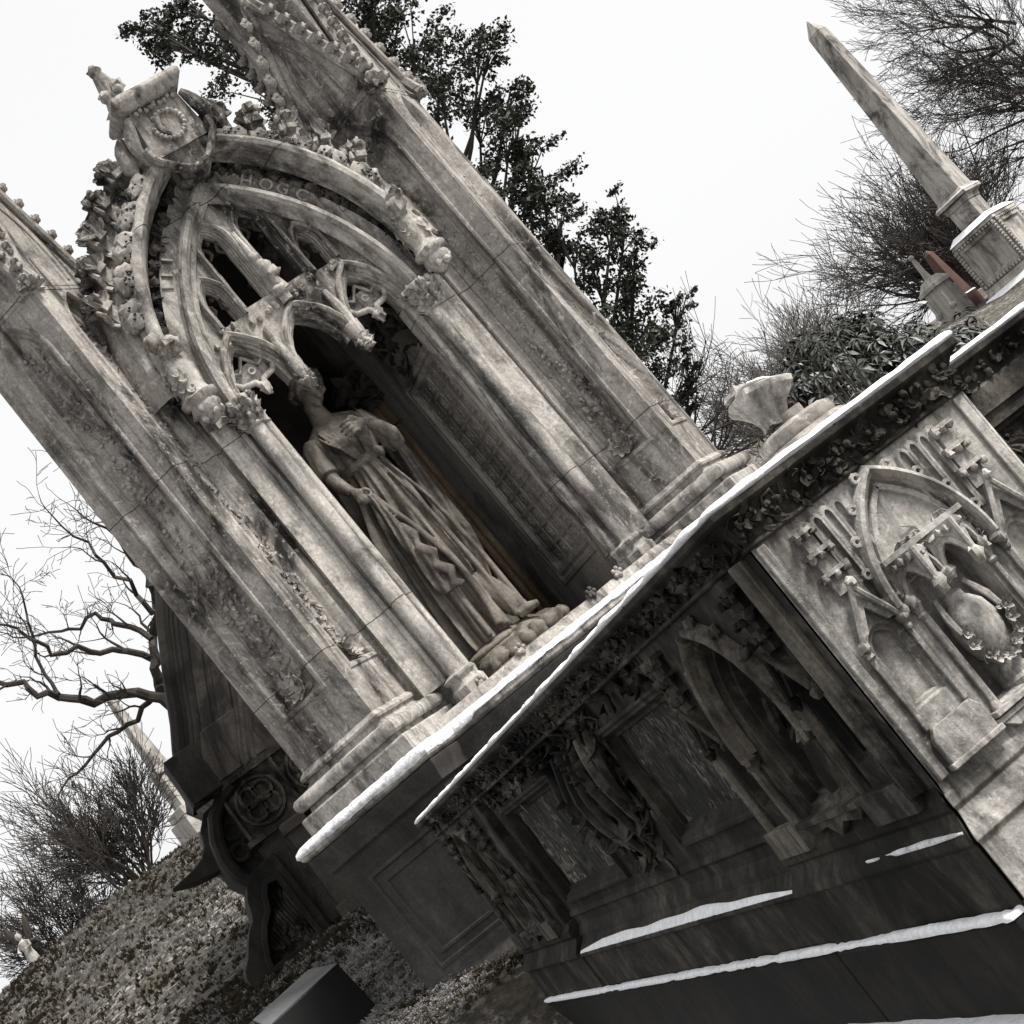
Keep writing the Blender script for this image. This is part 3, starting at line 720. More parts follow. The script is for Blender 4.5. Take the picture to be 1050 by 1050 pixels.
for cx in PX:
    W=D*math.sqrt(2)
    m=MB()
    m.stack(diamond(cx),[(.112,1.412),(.112,1.510),(.104,1.520),(.060,1.524),(.056,1.546),(.086,1.550),(.098,1.562),(.104,1.584),(.100,1.606),(.088,1.620),(.045,1.625),(.018,1.632),(.004,1.645),(.004,1.662),(.020,1.668),(.024,1.682),(.016,1.694),(0,1.71)])
    part(m,'pier_base',M_COL,MON,angle=32,rough=.0025,rfreq=14,cuts=.08)
    m=MB(); faces=[]
    for w in ('L','R','BR','BL'):
        T=face_T(cx,D,w)
        if w in 'LR':
            p=lancet(W/2,1.95,4.20,W/2-.105,.30,8)
            m.poly(rect(0,W,1.70,ZT),T,0,[p])
            lv=[(0,0),(-.006,.010),(-.020,.012),(-.030,.002),(-.034,-.006),(-.052,-.040),(-.066,-.048),(-.074,-.040),(-.082,-.052)]
            m.grid([[T(x,z,c) for x,z in offset(p,d)] for d,c in lv],closed=True); m.poly(offset(p,-.082),T,-.052)
        else: m.poly(rect(0,W,1.70,ZT),T,0)
    sh=part(m,'pier',M_PIER,MON,angle=28)
    for w in 'LR':
        T=face_T(cx,D,w); m=MB()
        relief(m,lambda a,b,c,T=T:T(a,b,c-.05),W/2-.05,W/2+.05,2.0,2.14,40,.040,.045,int(cx*3)+ord(w),stems=False)
        for k in range(9):
            t=k/9*6.283; d=Vector(T(math.cos(t),math.sin(t),0))-Vector(T(0,0,0)); n_=Vector(T(0,0,1))-Vector(T(0,0,0))
            m.leaf(Vector(T(W/2,2.06,-.040)),d+n_*.25,n_,.085,.036,.5,.5)
        T2=lambda a,b,c,T=T: T(a,b,c-.050)
        relief(m,T2,W/2-.065,W/2+.065,2.12,2.75,80,.030,.016,int(cx*5)+ord(w)+1,stems=False)
        relief(m,T2,W/2-.065,W/2+.065,2.75,4.3,130,.026,.006,int(cx*5)+ord(w)+2,stems=False)
        part(m,'panel_foliage',M_CARVE,MON,angle=60,rough=.003,rfreq=40)
    # pinnacle
    m=MB(); h=D-.05
    m.stack(diamond(cx,D),[(.0,ZT-.01),(.0,ZT),(-.055*S2*1.4,ZT+.10),(-.055*S2*1.4,5.75),(-.02,5.78),(-.02,5.84),(-.06,5.88),(-D*S2+.03,8.0)])
    part(m,'pinnacle',M_PIER,MON,bevel=.004)
    for w in ('L','R','BR','BL'):
        T=face_T(cx,D,w); m=MB()
        z0,z1=4.50,5.42
        tri=[(-.02,z0),(W+.02,z0),(W/2,z1)]
        m.plate(tri,T,-.10,.003)
        for e in (-1,1):
            pa=[(W/2+e*(W/2+.03)*(1-t),z0-.02+(z1-z0+.03)*t) for t in (0,.5,1)]
            m.tube([T(x,z,.022) for x,z in pa],[.026,.025,.024],8); m.tube([T(x+e*.02,z+.02,-.01) for x,z in pa],[.035,.034,.03],6)
        ins=lancet(W/2,z0+.06,z0+.16,.11,.42,6)
        m.sweep(ins,[(-.006,.003),(-.003,.012),(.008,.012),(.014,.003)],T)
        gb=part(m,'pinnacle_gable',M_PIER,MON,angle=35)
        o0=Vector(T(0,0,0)); U=(Vector(T(1,0,0))-o0); Nn=(Vector(T(0,0,1))-o0)
        for e in (-1,1):
            for k in range(8):
                t=.02+.118*k; a=W/2+e*(W/2+.045)*(1-t); z=z0+(z1-z0+.03)*t
                out=(U*e*.86+Vector((0,0,.5))).normalized(); upv=(Vector((0,0,.86))-U*e*.5).normalized()
                M4=Matrix((out,Nn,out.cross(Nn))).transposed().to_4x4(); M4.translation=Vector(T(a,z,.035))
                c=add_crocket(gb,M4,.78 if cx else .6,1)
        m=MB(); m.tube([T(W/2,z1-.02,.02),T(W/2,z1+.14,.02)],[.03,.02],8); m.ball(T(W/2,z1+.17,.02),(.05,.05,.055),9,7,.6)
        for k in range(5): m.leaf(T(W/2,z1+.08,.03),(math.cos(k*1.25),math.sin(k*1.25),.5),(0,0,1),.08,.03,.6,.4)
        part(m,'gable_finial',M_CARVE,gb,angle=60)
# ---- chamber
TFA=lambda a,b,c:(a,.30-c,b)
ow=.575; ZS=3.40
open_=[(XC-ow,1.48)]+arch(XC,ZS,ow,1.09,16)+[(XC+ow,1.48)]
hood=arch(XC,3.60,.82,1.25,18)
outl=[(XC-.88,1.42)]+arch(XC,3.60,.88,1.36,18)+[(XC+.88,1.42)]
m=MB(); m.plate(outl,TFA,0,-.12,[open_])
part(m,'arch_wall',M_PIER,MON,angle=35)
m=MB(); shell=[(XC-.86,1.42)]+arch(XC,3.60,.86,1.32,10)+[(XC+.86,1.42)]
m.grid([[(x,.40,z) for x,z in shell],[(x,2.05,z) for x,z in shell]]); m.poly(shell,lambda a,b,c:(a,c,b),2.05)
part(m,'rear_shell',M_PIER,MON,angle=35)
xl,xr=.52,1.80
m=MB(); 
m.add([(xl,.42,1.47),(xl,1.80,1.47),(xl,1.80,4.6),(xl,.42,4.6)],[(0,1,2,3)])
m.add([(xl,1.80,1.47),(xr,1.80,1.47),(xr,1.80,4.6),(xl,1.80,4.6)],[(0,1,2,3)])
m.add([(xl,.42,1.47),(xr,.42,1.47),(xr,1.8,1.47),(xl,1.8,1.47)],[(0,1,2,3)])
m.add([(xl,.42,4.55),(xr,.42,4.55),(xr,1.8,4.55),(xl,1.8,4.55)],[(0,1,2,3)])
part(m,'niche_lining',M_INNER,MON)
TRW=lambda a,b,c:(xr-c,a,b)          # right lining, seen from inside
lat=rect(.46,1.09,1.80,3.16)
m=MB(); m.poly(rect(.42,1.8,1.47,4.55),TRW,.02,[offset(lat,.0)])
m.grid([[TRW(x,z,c) for x,z in offset(lat,d)] for d,c in ((.10,.020),(.095,.032),(.07,.036),(.05,.026),(.03,.040),(.012,.040),(0,.02),(0,.004))],closed=True)
part(m,'niche_side_wall',M_LATT,MON,angle=30)
m=MB(); m.poly(lat,TRW,.004); nx,nz=5,11; dx=(lat[1][0]-lat[0][0])/nx; dz=(lat[2][1]-lat[0][1])/nz
for i in range(nx+1): m.box(lat[0][0]+i*dx-.010,lat[0][0]+i*dx+.010,lat[0][1],lat[2][1],.004,.015,TRW)
for j in range(nz+1): m.box(lat[0][0],lat[1][0],lat[0][1]+j*dz-.010,lat[0][1]+j*dz+.010,.004,.0143,TRW)
for i in range(nx):
    for j in range(nz):
        ca,cb=lat[0][0]+(i+.5)*dx,lat[0][1]+(j+.5)*dz
        for k in range(4):
            t=.785+k*1.571; m.ball(TRW(ca+.024*math.cos(t),cb+.024*math.sin(t),.005),(.007,.020,.020),8,5)
        m.ball(TRW(ca,cb,.009),.010,7,5)
part(m,'lattice_panel',M_LATT,MON,angle=45,label='diapered panel of small square coffers with flowers')
# carved leaves above the lattice and dark leaf brackets at the back of the niche
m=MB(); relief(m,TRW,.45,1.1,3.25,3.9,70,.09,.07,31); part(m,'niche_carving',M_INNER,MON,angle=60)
for x in (xl+.06,xr-.06):
    m=MB()
    m.tube([(x,1.60,1.62),(x,1.60,3.35)],.045,12); m.tube([(x-.06,1.66,1.62),(x-.06,1.66,3.35)],.035,10); m.tube([(x,1.52,1.62),(x,1.52,3.35)],.022,8)
    m.lathe([(.09,0),(.09,.05),(.06,.09),(.05,.12)],(x,1.6,1.50),14)
    part(m,'inner_shaft',M_SHAFT,MON)
for x in (xl+.08,xr-.08):
    m=MB()
    relief(m,lambda a,b,c,x=x:(x+a,1.52-c,b),-.16,.12,3.32,3.55,45,.09,.09,41)
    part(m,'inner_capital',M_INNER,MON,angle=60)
# ---- sill, columns
m=MB(); sill=[(XC-.80,.45)]+[(x,y+.02) for x,y in arcpts]+[(XC+.80,.45)]
m.stack(sill,[(.08,1.415),(.085,1.425),(.07,1.44),(.055,1.475),(.045,1.482),(0,1.484)]); part(m,'sill',M_COL,MON,bevel=.003,rough=.003,rfreq=16,cuts=.08)
for x,y in ((.80,-.035),(1.50,-.035),(.56,.06),(1.30,-.05)):
    m=MB(); m.ball((x,y,1.488),(.030,.022,.022),8,6,.6)
    for k in range(5): m.ball((x+.022*math.cos(k*1.26),y-.012,1.495+.022*math.sin(k*1.26)),.013,6,5)
    part(m,'sill_flower',M_CARVE,MON,angle=60)
for s in (-1,1):
    x=XC+s*.625; y=.185
    m=MB(); m.tube([(x,y,1.62),(x,y,3.30)],.046,16); m.tube([(x-s*.078,y+.06,1.62),(x-s*.078,y+.06,3.30)],.026,12); m.tube([(x+s*.062,y+.06,1.62),(x+s*.062,y+.06,3.32)],.020,10)
    m.box(min(x-s*.11,x+s*.20),max(x-s*.11,x+s*.20),y+.06,.36,1.62,3.42)
    part(m,'column',M_COL,MON)
    m=MB()
    oct_=lambda r,cx,cy:[(cx+r*math.cos(.3927+k*.7854),cy+r*math.sin(.3927+k*.7854)) for k in range(8)]
    m.stack(oct_(.10,x,y),[(.0,1.47),(.0,1.53),(-.018,1.55),(-.024,1.575),(-.004,1.592),(-.002,1.605),(-.02,1.616),(-.045,1.622),(-.050,1.64)])
    m.stack(oct_(.055,x-s*.078,y+.06),[(0,1.47),(0,1.54),(-.015,1.56),(-.005,1.60),(-.02,1.62)])
    part(m,'column_base',M_COL,MON,rough=.003,rfreq=20)
    m=MB(); m.lathe([(.048,3.285),(.060,3.295),(.060,3.305),(.050,3.312),(.055,3.36),(.080,3.42),(.088,3.445),(.088,3.465),(.070,3.475)],(x,y,0),20)
    m.lathe([(.028,3.29),(.036,3.30),(.030,3.31),(.034,3.38),(.05,3.44),(.05,3.46)],(x-s*.078,y+.06,0),12)
    for ring,(zz,rr,nn) in enumerate(((3.33,.055,7),(3.385,.070,8),(3.43,.08,8))):
        for k in range(nn):
            t=6.283*(k+.5*ring)/nn; d=Vector((math.cos(t),math.sin(t),0)); m.leaf(Vector((x,y,zz-.03))+d*rr*.9,Vector((0,0,1))+d*.4,d,.055,.026,.7,.6)
            m.ball(Vector((x,y,zz+.022))+d*(rr+.010),(.020,.020,.022),7,5,.7)
    part(m,'capital',M_CARVE,MON,angle=60,rough=.004,rfreq=45)
# ---- archivolt
apath=arch(XC,ZS,.62,1.165,22)
m=MB(); m.sweep(apath,[(-.045,-.10),(-.045,-.02),(-.035,.02),(-.030,.05),(-.036,.07),(-.02,.085),(-.008,.088),(0,.10),(.004,.135),(.022,.155),(.045,.152),(.060,.130),(.060,.105),(.068,.098),(.075,.085),(.160,.085),(.164,.06),(.172,.02),(.205,.02)],TFA)
part(m,'archivolt',M_COL,MON,angle=30,rough=.002,rfreq=25)
m=MB(); fpath=arch(XC,3.52,.785,1.215,30); rnd=random.Random(5)
for i,p in enumerate(fpath):
    if abs(p[0]-XC)<.10: continue
    n=normals2(fpath,False)[i]
    for q in range(5):
        a,b=p[0]+rnd.uniform(-.022,.022),p[1]+rnd.uniform(-.022,.022); d=Vector((rnd.uniform(-1,1),.1,rnd.uniform(-1,1)))
        m.leaf((a,.245-rnd.uniform(0,.04),b),d,(0,-1,0),.055,.026,rnd.uniform(-.9,.3),.5)
    if i%2==0: m.ball((p[0],.235,p[1]),(.036,.034,.036),9,7,.8)
part(m,'arch_flowers',M_CRUSTC,MON,angle=60,label='row of deeply cut flowers in the hollow of the arch',rough=.003,rfreq=40)  # near-black crusted stone also paints shade into the arch hollow
# hood mould
m=MB(); hp_=[p for p in hood if p[1]>3.72]
hpath=arch(XC,3.66,.825,1.21,24)
m.sweep(hpath,[(-.075,.10),(-.062,.18),(-.050,.235),(-.034,.262),(-.010,.268),(.012,.255),(.024,.232),(.030,.20),(.050,.19),(.055,.10),(.055,-.1)],TFA)
part(m,'hood_mould',M_COL,MON,angle=35,rough=.004,rfreq=14)
# raised lettering on the flat band of the arch
def letters(txt, side, d0, step, size):
    pth=arch(XC,ZS,.62,1.165,80); nn=normals2(pth,False); k0=80
    acc=0; k=k0; want=d0; out=[]
    while 0<k<160 and len(out)<len(txt):
        k2=k+side; acc+=math.dist(pth[k],pth[k2]); k=k2
        if acc>=want: out.append(k); want+=step
    order=txt
    for ch,k in zip(order,out):
        cu=bpy.data.curves.new('letter','FONT'); cu.body=ch; cu.size=size; cu.extrude=.006; cu.align_x='CENTER'; cu.align_y='CENTER'; cu.bevel_depth=.002
        ob=bpy.data.objects.new('tmp',cu); COL.objects.link(ob)
        dg=bpy.context.evaluated_depsgraph_get(); me=bpy.data.meshes.new_from_object(ob.evaluated_get(dg)); bpy.data.objects.remove(ob)
        me.materials.clear(); me.materials.append(M_CARVE)
        lo=bpy.data.objects.new('raised_letter',me); COL.objects.link(lo); lo.parent=MON; lo.matrix_parent_inverse=INV[MON.name]
        n=nn[k]; tx,tz=n[1],-n[0]
        X=Vector((tx,0,tz)); Y=Vector((n[0],0,n[1])); Z=X.cross(Y)
        M4=Matrix((X,Y,Z)).transposed().to_4x4(); p=pth[k]
        M4.translation=Vector((p[0]+n[0]*.118,.30-.088,p[1]+n[1]*.118)); lo.matrix_basis=M4
letters('HOGC',1,.21,.10,.10)
letters('III',-1,.42,.08,.085)
# crockets and pierced leaves along the hood
cp=arch(XC,3.66,.90,1.24,60); cn=normals2(cp,False)
Lr=[]
acc=0
m=MB(); rnd=random.Random(8)
step=.0
for side in (-1,1):
    k=60; acc=0; nxt=.34; cnt=0
    while 0<k<120:
        k2=k+side; acc+=math.dist(cp[k],cp[k2]); k=k2
        if acc>=nxt and cnt<5:
            cnt+=1; nxt+=.195; n=cn[k]; p=cp[k]
            X=Vector((n[0],0,n[1])); Y=Vector((0,-1,0)); Z=X.cross(Y)
            base=Vector((p[0],.16,p[1]))
            M4=Matrix((X,Y,Z)).transposed().to_4x4()
            # stem between
            t=Vector((n[1]*side,0,-n[0]*side))
            W_=(X*.55+Vector((0,0,.84))).normalized(); S_=W_.cross(Vector((0,1,0))).normalized(); Yv=Vector((0,1,0))
            def slab(o0,l0,l1,w0,w1,y0,y1,dy1=0):
                m.add([o0+W_*l+S_*(s_*w)+Yv*(y_+(dy1 if l==l1 else 0)) for l,w in ((l0,w0),(l1,w1)) for y_ in (y0,y1) for s_ in (-1,1)],[(0,1,3,2),(4,5,7,6),(0,1,5,4),(2,3,7,6),(0,2,6,4),(1,3,7,5)])
            slab(base,-.08,.20,.042,.036,-.015,.16)                                   # the spur itself
            for q_ in range(9):                                                       # ragged leaf head
                a_=-1.2+2.4*q_/8; d_=(W_*math.cos(a_)+S_*math.sin(a_)*.9+Yv*rnd.uniform(-.5,.3)).normalized()
                m.leaf(base+W_*.165+Yv*rnd.uniform(-.03,.10),d_,Vector((0,-1,.25)),.115,.046,rnd.uniform(-.5,.2),.6)
            slab(base+W_*.02,.100,.135,.030,.025,-.065,.0)                             # square knob on its face
            for s_ in (-1,0,1):
                m.ball(base+W_*(.225+.012*(s_==0))+S_*(s_*.040)+Yv*(-.02+.03*abs(s_)),(.026,.034,.026),8,6,.7)
            m.leaf(base+W_*.21+Yv*.0,W_+S_*.5,Vector((0,-1,.2)),.08,.034,-.4,.5); m.leaf(base+W_*.21+Yv*.05,W_-S_*.6,Vector((0,-1,.2)),.075,.032,.5,.5)
            m.tube([base+t*.02*0+S_*.055+W_*(.02+.05*q_)+Yv*(-.02+.03*math.sin(q_*2)) for q_ in range(4)],[.012,.016,.016,.010],6)
            # pierced leaf: a swelling skin with drill holes
            for q in range(2):
                m.ball(base+X*(-.02)+Vector((0,-.055,0))+t*(.06*q-.03),(.072,.058,.066),14,10,.35)
m.sweep(arch(XC,3.66,.88,1.24,40),[(0,-.1),(.0,.16),(.05,.15),(.085,.11),(.12,.08),(.15,.03),(.15,-.1)],TFA)
part(m,'crocket_band',M_CARVE,MON,angle=50,rough=.010,rfreq=34,cuts=.035)
m=MB()
k=60
for side in (-1,1):
    k=60; acc=0; nxt=.34; cnt=0
    while 0<k<120:
        k2=k+side; acc+=math.dist(cp[k],cp[k2]); k=k2
        if acc>=nxt and cnt<5:
            cnt+=1; nxt+=.195; n=cn[k]; p=cp[k]; X=Vector((n[0],0,n[1])); t=Vector((n[1]*side,0,-n[0]*side))
            for q in range(14):
                a=rnd.uniform(-.085,.085); b=rnd.uniform(-.05,.035)
                r=math.sqrt(max(0,.058**2*(1-min(1,(abs(a)-.03)**2/.062**2 if abs(a)>.03 else 0)-min(1,b*b/.062**2))))
                c=Vector((p[0],.16,p[1]))+X*(b-.02)+t*a+Vector((0,-.055-r,0)); m.ball(c,(.0085,.006,.0085),6,5)
part(m,'drill_hole',M_SLATE,MON)
tops=[]
# corbel heads at the ends of the hood
for s in (-1,1):
    x=XC+s*.80; m=MB()
    m.lathe([(.03,3.42),(.06,3.45),(.085,3.50),(.075,3.53),(.10,3.545),(.105,3.57),(.085,3.585),(.075,3.62),(.085,3.68),(.088,3.74),(.075,3.80),(.05,3.86)],(x,.10,0),18)
    for i in range(26):
        t=rnd.uniform(0,6.28); z=rnd.uniform(3.58,3.86); d=Vector((math.cos(t),math.sin(t),0))
        m.leaf(Vector((x,.10,z))+d*.07,Vector((0,0,-1))+d*.15,d,.055,.032,.35,.5)
    m.ball((x-s*.02,.03,3.86),(.07,.06,.055),10,8,.6); m.ball((x+s*.02,.04,3.93),(.055,.05,.05),9,7,.7)
    for i in range(9):
        m.ball((x+.06*math.cos(i*.7),.10+.06*math.sin(i*.7),3.47+rnd.uniform(-.03,.03)),.026,7,5,.7)
    part(m,'hood_stop',M_CARVE,MON,angle=60,rough=.008,rfreq=26,cuts=.05)
# shield stone with a wreath, cap and finial
TSH=lambda a,b,c:(XC+.02+a,.02-c-.12*(b-4.78),b)
m=MB(); sh_=[(-.150,5.10),(-.165,4.95),(-.18,4.79),(.18,4.79),(.165,4.95),(.150,5.10)]
m.plate(sh_,TSH,-.22,0)
inner=offset(sh_,-.022); 
m.sweep([(-.20,4.86)]+[(-.19+.38*t,4.79-.14*math.sin(math.pi*t)) for t in [i/14 for i in range(15)]]+[(.20,4.86)],[(-.02,-.02),(-.025,.02),(-.012,.038),(.008,.036),(.018,.015),(.018,-.04)],TSH)
for i in range(40):
    t=i/39; m.ball(TSH(-.19+.38*t,4.79-.14*math.sin(math.pi*t),.030),.013,6,5,.6)
m.plate([(-.10,4.80)]+[(-.10+.2*t,4.66-.05*math.sin(math.pi*t)) for t in [i/8 for i in range(9)]]+[(.10,4.80)],TSH,-.25,-.03)
for s in (-1,1):
    m.tube([TSH(s*(.17+.06*math.sin(t*2.6)),5.06-.26*t,.01-.06*t) for t in [i/8 for i in range(9)]],[.018,.03,.038,.042,.04,.036,.03,.025,.02],8)
    m.tube([TSH(s*(.25+.05*math.sin(t*2)),5.02-.22*t,-.08) for t in [i/6 for i in range(7)]],[.02,.04,.05,.05,.05,.04,.02],8)
shd=part(m,'shield_stone',M_PIER,MON,angle=40)
m=MB()
for i in range(22):
    t=6.283*i/22+.5
    if 2.2<((t-.2)%6.283)<2.75: continue
    m.ball(TSH(.0+.088*math.cos(t),4.93+.082*math.sin(t),.008),.0165,7,5,.5)
m.tube([TSH(-.02-.03*math.sin(q*3),4.93-.05+.12*q,.008) for q in (0,.25,.5,.75,1)],[.014,.018,.016,.018,.012],7)
for i in range(9): m.ball(TSH(-.12+.03*i,5.06+.01*math.sin(i*2),.012),.016,6,5,.7)
m.build('wreath',M_CARVE,shd,angle=60)
m=MB(); m.stack([TSH(a,0,-c)[0:1]+(.02+c_,) for a,c,c_ in ()] or [(XC-.17,-.08),(XC+.21,-.08),(XC+.21,.22),(XC-.17,.22)],[(-.02,5.08),(0,5.10),(.025,5.125),(.03,5.15),(.015,5.175),(-.03,5.19)]); part(m,'shield_cap',M_PIER,MON,bevel=.006)
m=MB(); m.tube([(XC-.08,.12,5.15),(XC-.075,.12,5.24),(XC-.07,.12,5.30),(XC-.07,.12,5.36),(XC-.07,.12,5.44)],[.095,.075,.055,.055,.035],10)
m.ball((XC-.11,.11,5.30),(.05,.045,.04),8,6,.7); m.ball((XC-.02,.11,5.33),(.045,.045,.04),8,6,.7); m.ball((XC-.06,.06,5.27),(.04,.045,.04),8,6,.7); m.ball((XC-.072,.12,5.46),(.042,.042,.042),9,7,.6)
part(m,'finial',M_CARVE,MON,rough=.008,rfreq=30,angle=60)
# ---- tracery
TT=lambda a,b,c:(a,.26-c,b)
big_l=lancet(XC-.128,3.90,4.27,.086,.17,8); big_r=lancet(XC+.128,3.90,4.27,.086,.17,8)
sm_l=lancet(XC-.322,3.87,4.01,.068,.14,8); sm_r=lancet(XC+.322,3.87,4.01,.068,.14,8)
def cusp(x0,x1,z0,zt,n=8,sag=.0):
    c=(x0+x1)/2; w=(x1-x0)/2
    return [(x,z) for x,z in arch(c,z0,w,zt-z0,n)]
bot=[]
bot+=cusp(XC-.575,XC-.225,3.44,3.80); bot+=[(XC-.205,3.38)]
bot+=cusp(XC-.185,XC+.185,3.44,3.76); bot+=[(XC+.205,3.38)]
bot+=cusp(XC+.225,XC+.575,3.44,3.80)
inner_arch=arch(XC,ZS,.615,1.16,18)
outline=inner_arch+bot[::-1][1:-1] if False else inner_arch+list(reversed(bot))
m=MB(); lan=[big_l,big_r,sm_l,sm_r]
m.poly(outline,TT,0,lan); m.poly(outline,TT,-.07,lan)
m.grid([[TT(x,z,0) for x,z in outline],[TT(x,z,-.07) for x,z in outline]],closed=True)
for l in lan: m.grid([[TT(x,z,0) for x,z in l],[TT(x,z,-.07) for x,z in l]],closed=True)
TR_=part(m,'tracery',M_CARVE,MON,angle=35)
m=MB()
for l in lan:
    m.sweep(l,[(.036,.0),(.031,.026),(.019,.038),(.006,.030),(.002,.010),(-.004,.010),(-.008,-.006),(-.013,-.008),(-.016,-.024),(-.021,-.026),(-.024,-.044),(-.028,-.046),(-.030,-.07)][::-1],TT)
for x0,x1,zt in ((XC-.575,XC-.225,3.80),(XC-.185,XC+.185,3.76),(XC+.225,XC+.575,3.80)):
    a_=arch((x0+x1)/2,3.44,(x1-x0)/2,zt-3.44,12)
    m.sweep(a_,[(.040,.0),(.034,.030),(.020,.045),(.006,.036),(.002,.012),(-.008,.010),(-.012,-.010),(-.020,-.012),(-.024,-.040),(-.034,-.042),(-.038,-.13)],TT)
m.tube([TT(XC,3.80,.03),TT(XC,3.95,.035),TT(XC-.005,4.10,.04),TT(XC,4.30,.025)],[.036,.032,.026,.014],8)
for s in (-1,1):
    m.tube([TT(XC+s*.205,3.74,.015),TT(XC+s*.215,3.60,.022),TT(XC+s*.205,3.42,.03)],[.022,.030,.028],8)
    for q_ in range(16):
        x_=XC+s*(.06+.44*rnd.random()); z_=3.80+.06*rnd.random()-(.06 if abs(x_-XC)>.42 else 0); m.ball(TT(x_,z_,.010),(.018,.016,.018),7,5,.7)
part(m,'tracery_moulding',M_CARVE,MON,angle=40,rough=.005,rfreq=22,cuts=.06)
for s in (-1,1):                                     # pendants, and the cusps inside the small arches
    m=MB(); x=XC+s*.205
    m.tube([TT(x,3.50,.0),TT(x,3.42,.01),TT(x,3.36,.015)],[.055,.045,.03],9); m.ball(TT(x,3.355,.012),(.045,.05,.038),9,7,.8)
    for k in range(7): m.ball(TT(x+.035*math.cos(k*.9),3.38+.02*math.sin(k*2.1),.035*math.sin(k*.9)+.01),.022,7,5,.7)
    part(m,'tracery_pendant',M_CARVE,MON,angle=60,rough=.007,rfreq=34,cuts=.04)
    m=MB(); c=XC+s*.40
    for e in (-1,1):
        m.tube([TT(c+e*.14,3.60,-.05),TT(c+e*.10,3.545,-.05),TT(c+e*.03,3.53,-.045),TT(c+e*.0,3.49,-.04)],[.014,.018,.020,.022],7)
        m.tube([TT(c+e*.13,3.66,-.06),TT(c+e*.06,3.62,-.06),TT(c,3.70,-.06)],[.010,.011,.010],6)
    m.ball(TT(c,3.475,-.035),(.032,.035,.04),9,7,.7); m.tube([TT(c+.018*math.cos(q),3.60+.018*math.sin(q),-.045) for q in [j*6.283/9 for j in range(10)]],.007,5)
    m.box(c-.10,c+.10,3.545,3.66,-.10,-.075,TT)
    part(m,'tracery_cusp',M_CARVE,MON,angle=60,rough=.005,rfreq=34,cuts=.04)
m=MB()
m.tube([TT(XC-.02,4.10,.05),TT(XC+.01,4.02,.07),TT(XC+.0,3.94,.06),TT(XC+.02,3.86,.05)],[.02,.035,.03,.035],8)
m.ball(TT(XC-.01,4.10,.065),(.030,.03,.034),8,6,.6); m.ball(TT(XC+.02,3.97,.08),(.042,.03,.028),8,6,.7); m.ball(TT(XC-.02,3.87,.07),(.045,.035,.03),8,6,.7)
part(m,'mullion_ornament',M_CARVE,MON,angle=60,rough=.007,rfreq=34,cuts=.04)
m=MB()
for l,c in ((big_l,XC-.128),(big_r,XC+.128),(sm_l,XC-.322),(sm_r,XC+.322)):
    zt=max(p[1] for p in l)
    for e in (-1,1):
        m.tube([TT(c+e*.055,zt-.10,-.045),TT(c+e*.03,zt-.13,-.045),TT(c+e*.022,zt-.16,-.045),TT(c+e*.05,zt-.19,-.045)],[.008,.012,.012,.007],6)
    m.ball(TT(c,zt-.09,-.045),.015,7,5,.7)
part(m,'tracery_cusps',M_INNER,MON)
# snow on the ledge
m=MB()
def ledge_snow():
    pl=offset(PLAN,.197); lo=offset(PLAN,.118); rows=[]
    idx=[0,1,2]+list(range(3,3+len(arcpts)))+[3+len(arcpts),4+len(arcpts),5+len(arcpts)]
    outer=[];inn=[]
    for a,b in zip(idx[:-1],idx[1:]):
        n=max(2,int(math.dist(pl[a],pl[b])/.03))
        for k in range(n):
            t=k/n; outer.append((pl[a][0]*(1-t)+pl[b][0]*t,pl[a][1]*(1-t)+pl[b][1]*t)); inn.append((lo[a][0]*(1-t)+lo[b][0]*t,lo[a][1]*(1-t)+lo[b][1]*t))
    rows=[]
    for o_,i_ in zip(outer,inn):
        q=noise.noise(Vector((o_[0]*8,o_[1]*8,0)))+.5*noise.noise(Vector((o_[0]*28,o_[1]*28,4)))
        amt=(.7 if o_[0]<.02 else (.75 if o_[0]<.35 else .38))*(.8+.5*noise.noise(Vector((o_[0]*3,o_[1]*3,6))))
        if .35<=o_[0]<2.0: amt=.25+.2*q
        g_=.006*noise.noise(Vector((o_[0]*60,o_[1]*60,1))); P=lambda t,z:(o_[0]+(i_[0]-o_[0])*t,o_[1]+(i_[1]-o_[1])*t,z+g_)
        d=.06-.06*amt
        rows.append([P(-.05,1.352+d*.7),P(-.14,1.375+d*.3),P(-.05-.03*q,1.400+.012*amt),P(.25,1.414+.014*amt+.006*q),P(.7,1.422+.009*amt),P(1.05,1.412)])
    m.grid(rows)
ledge_snow()
sn=tag(m.build('ledge_snow',M_FSNOW,None,angle=75),'frosty snow on the projecting ledge under the left pier of the gothic monument','snow',kind='stuff'); sn.matrix_world=MM
m=MB(); m.ball((XC+.02,.07,5.188),(.20,.15,.022),18,8,.3); 
sn=tag(m.build('shield_snow',M_SNOW,None,angle=75),'snow on the cap stone above the wreathed shield','snow',kind='stuff'); sn.matrix_world=MM

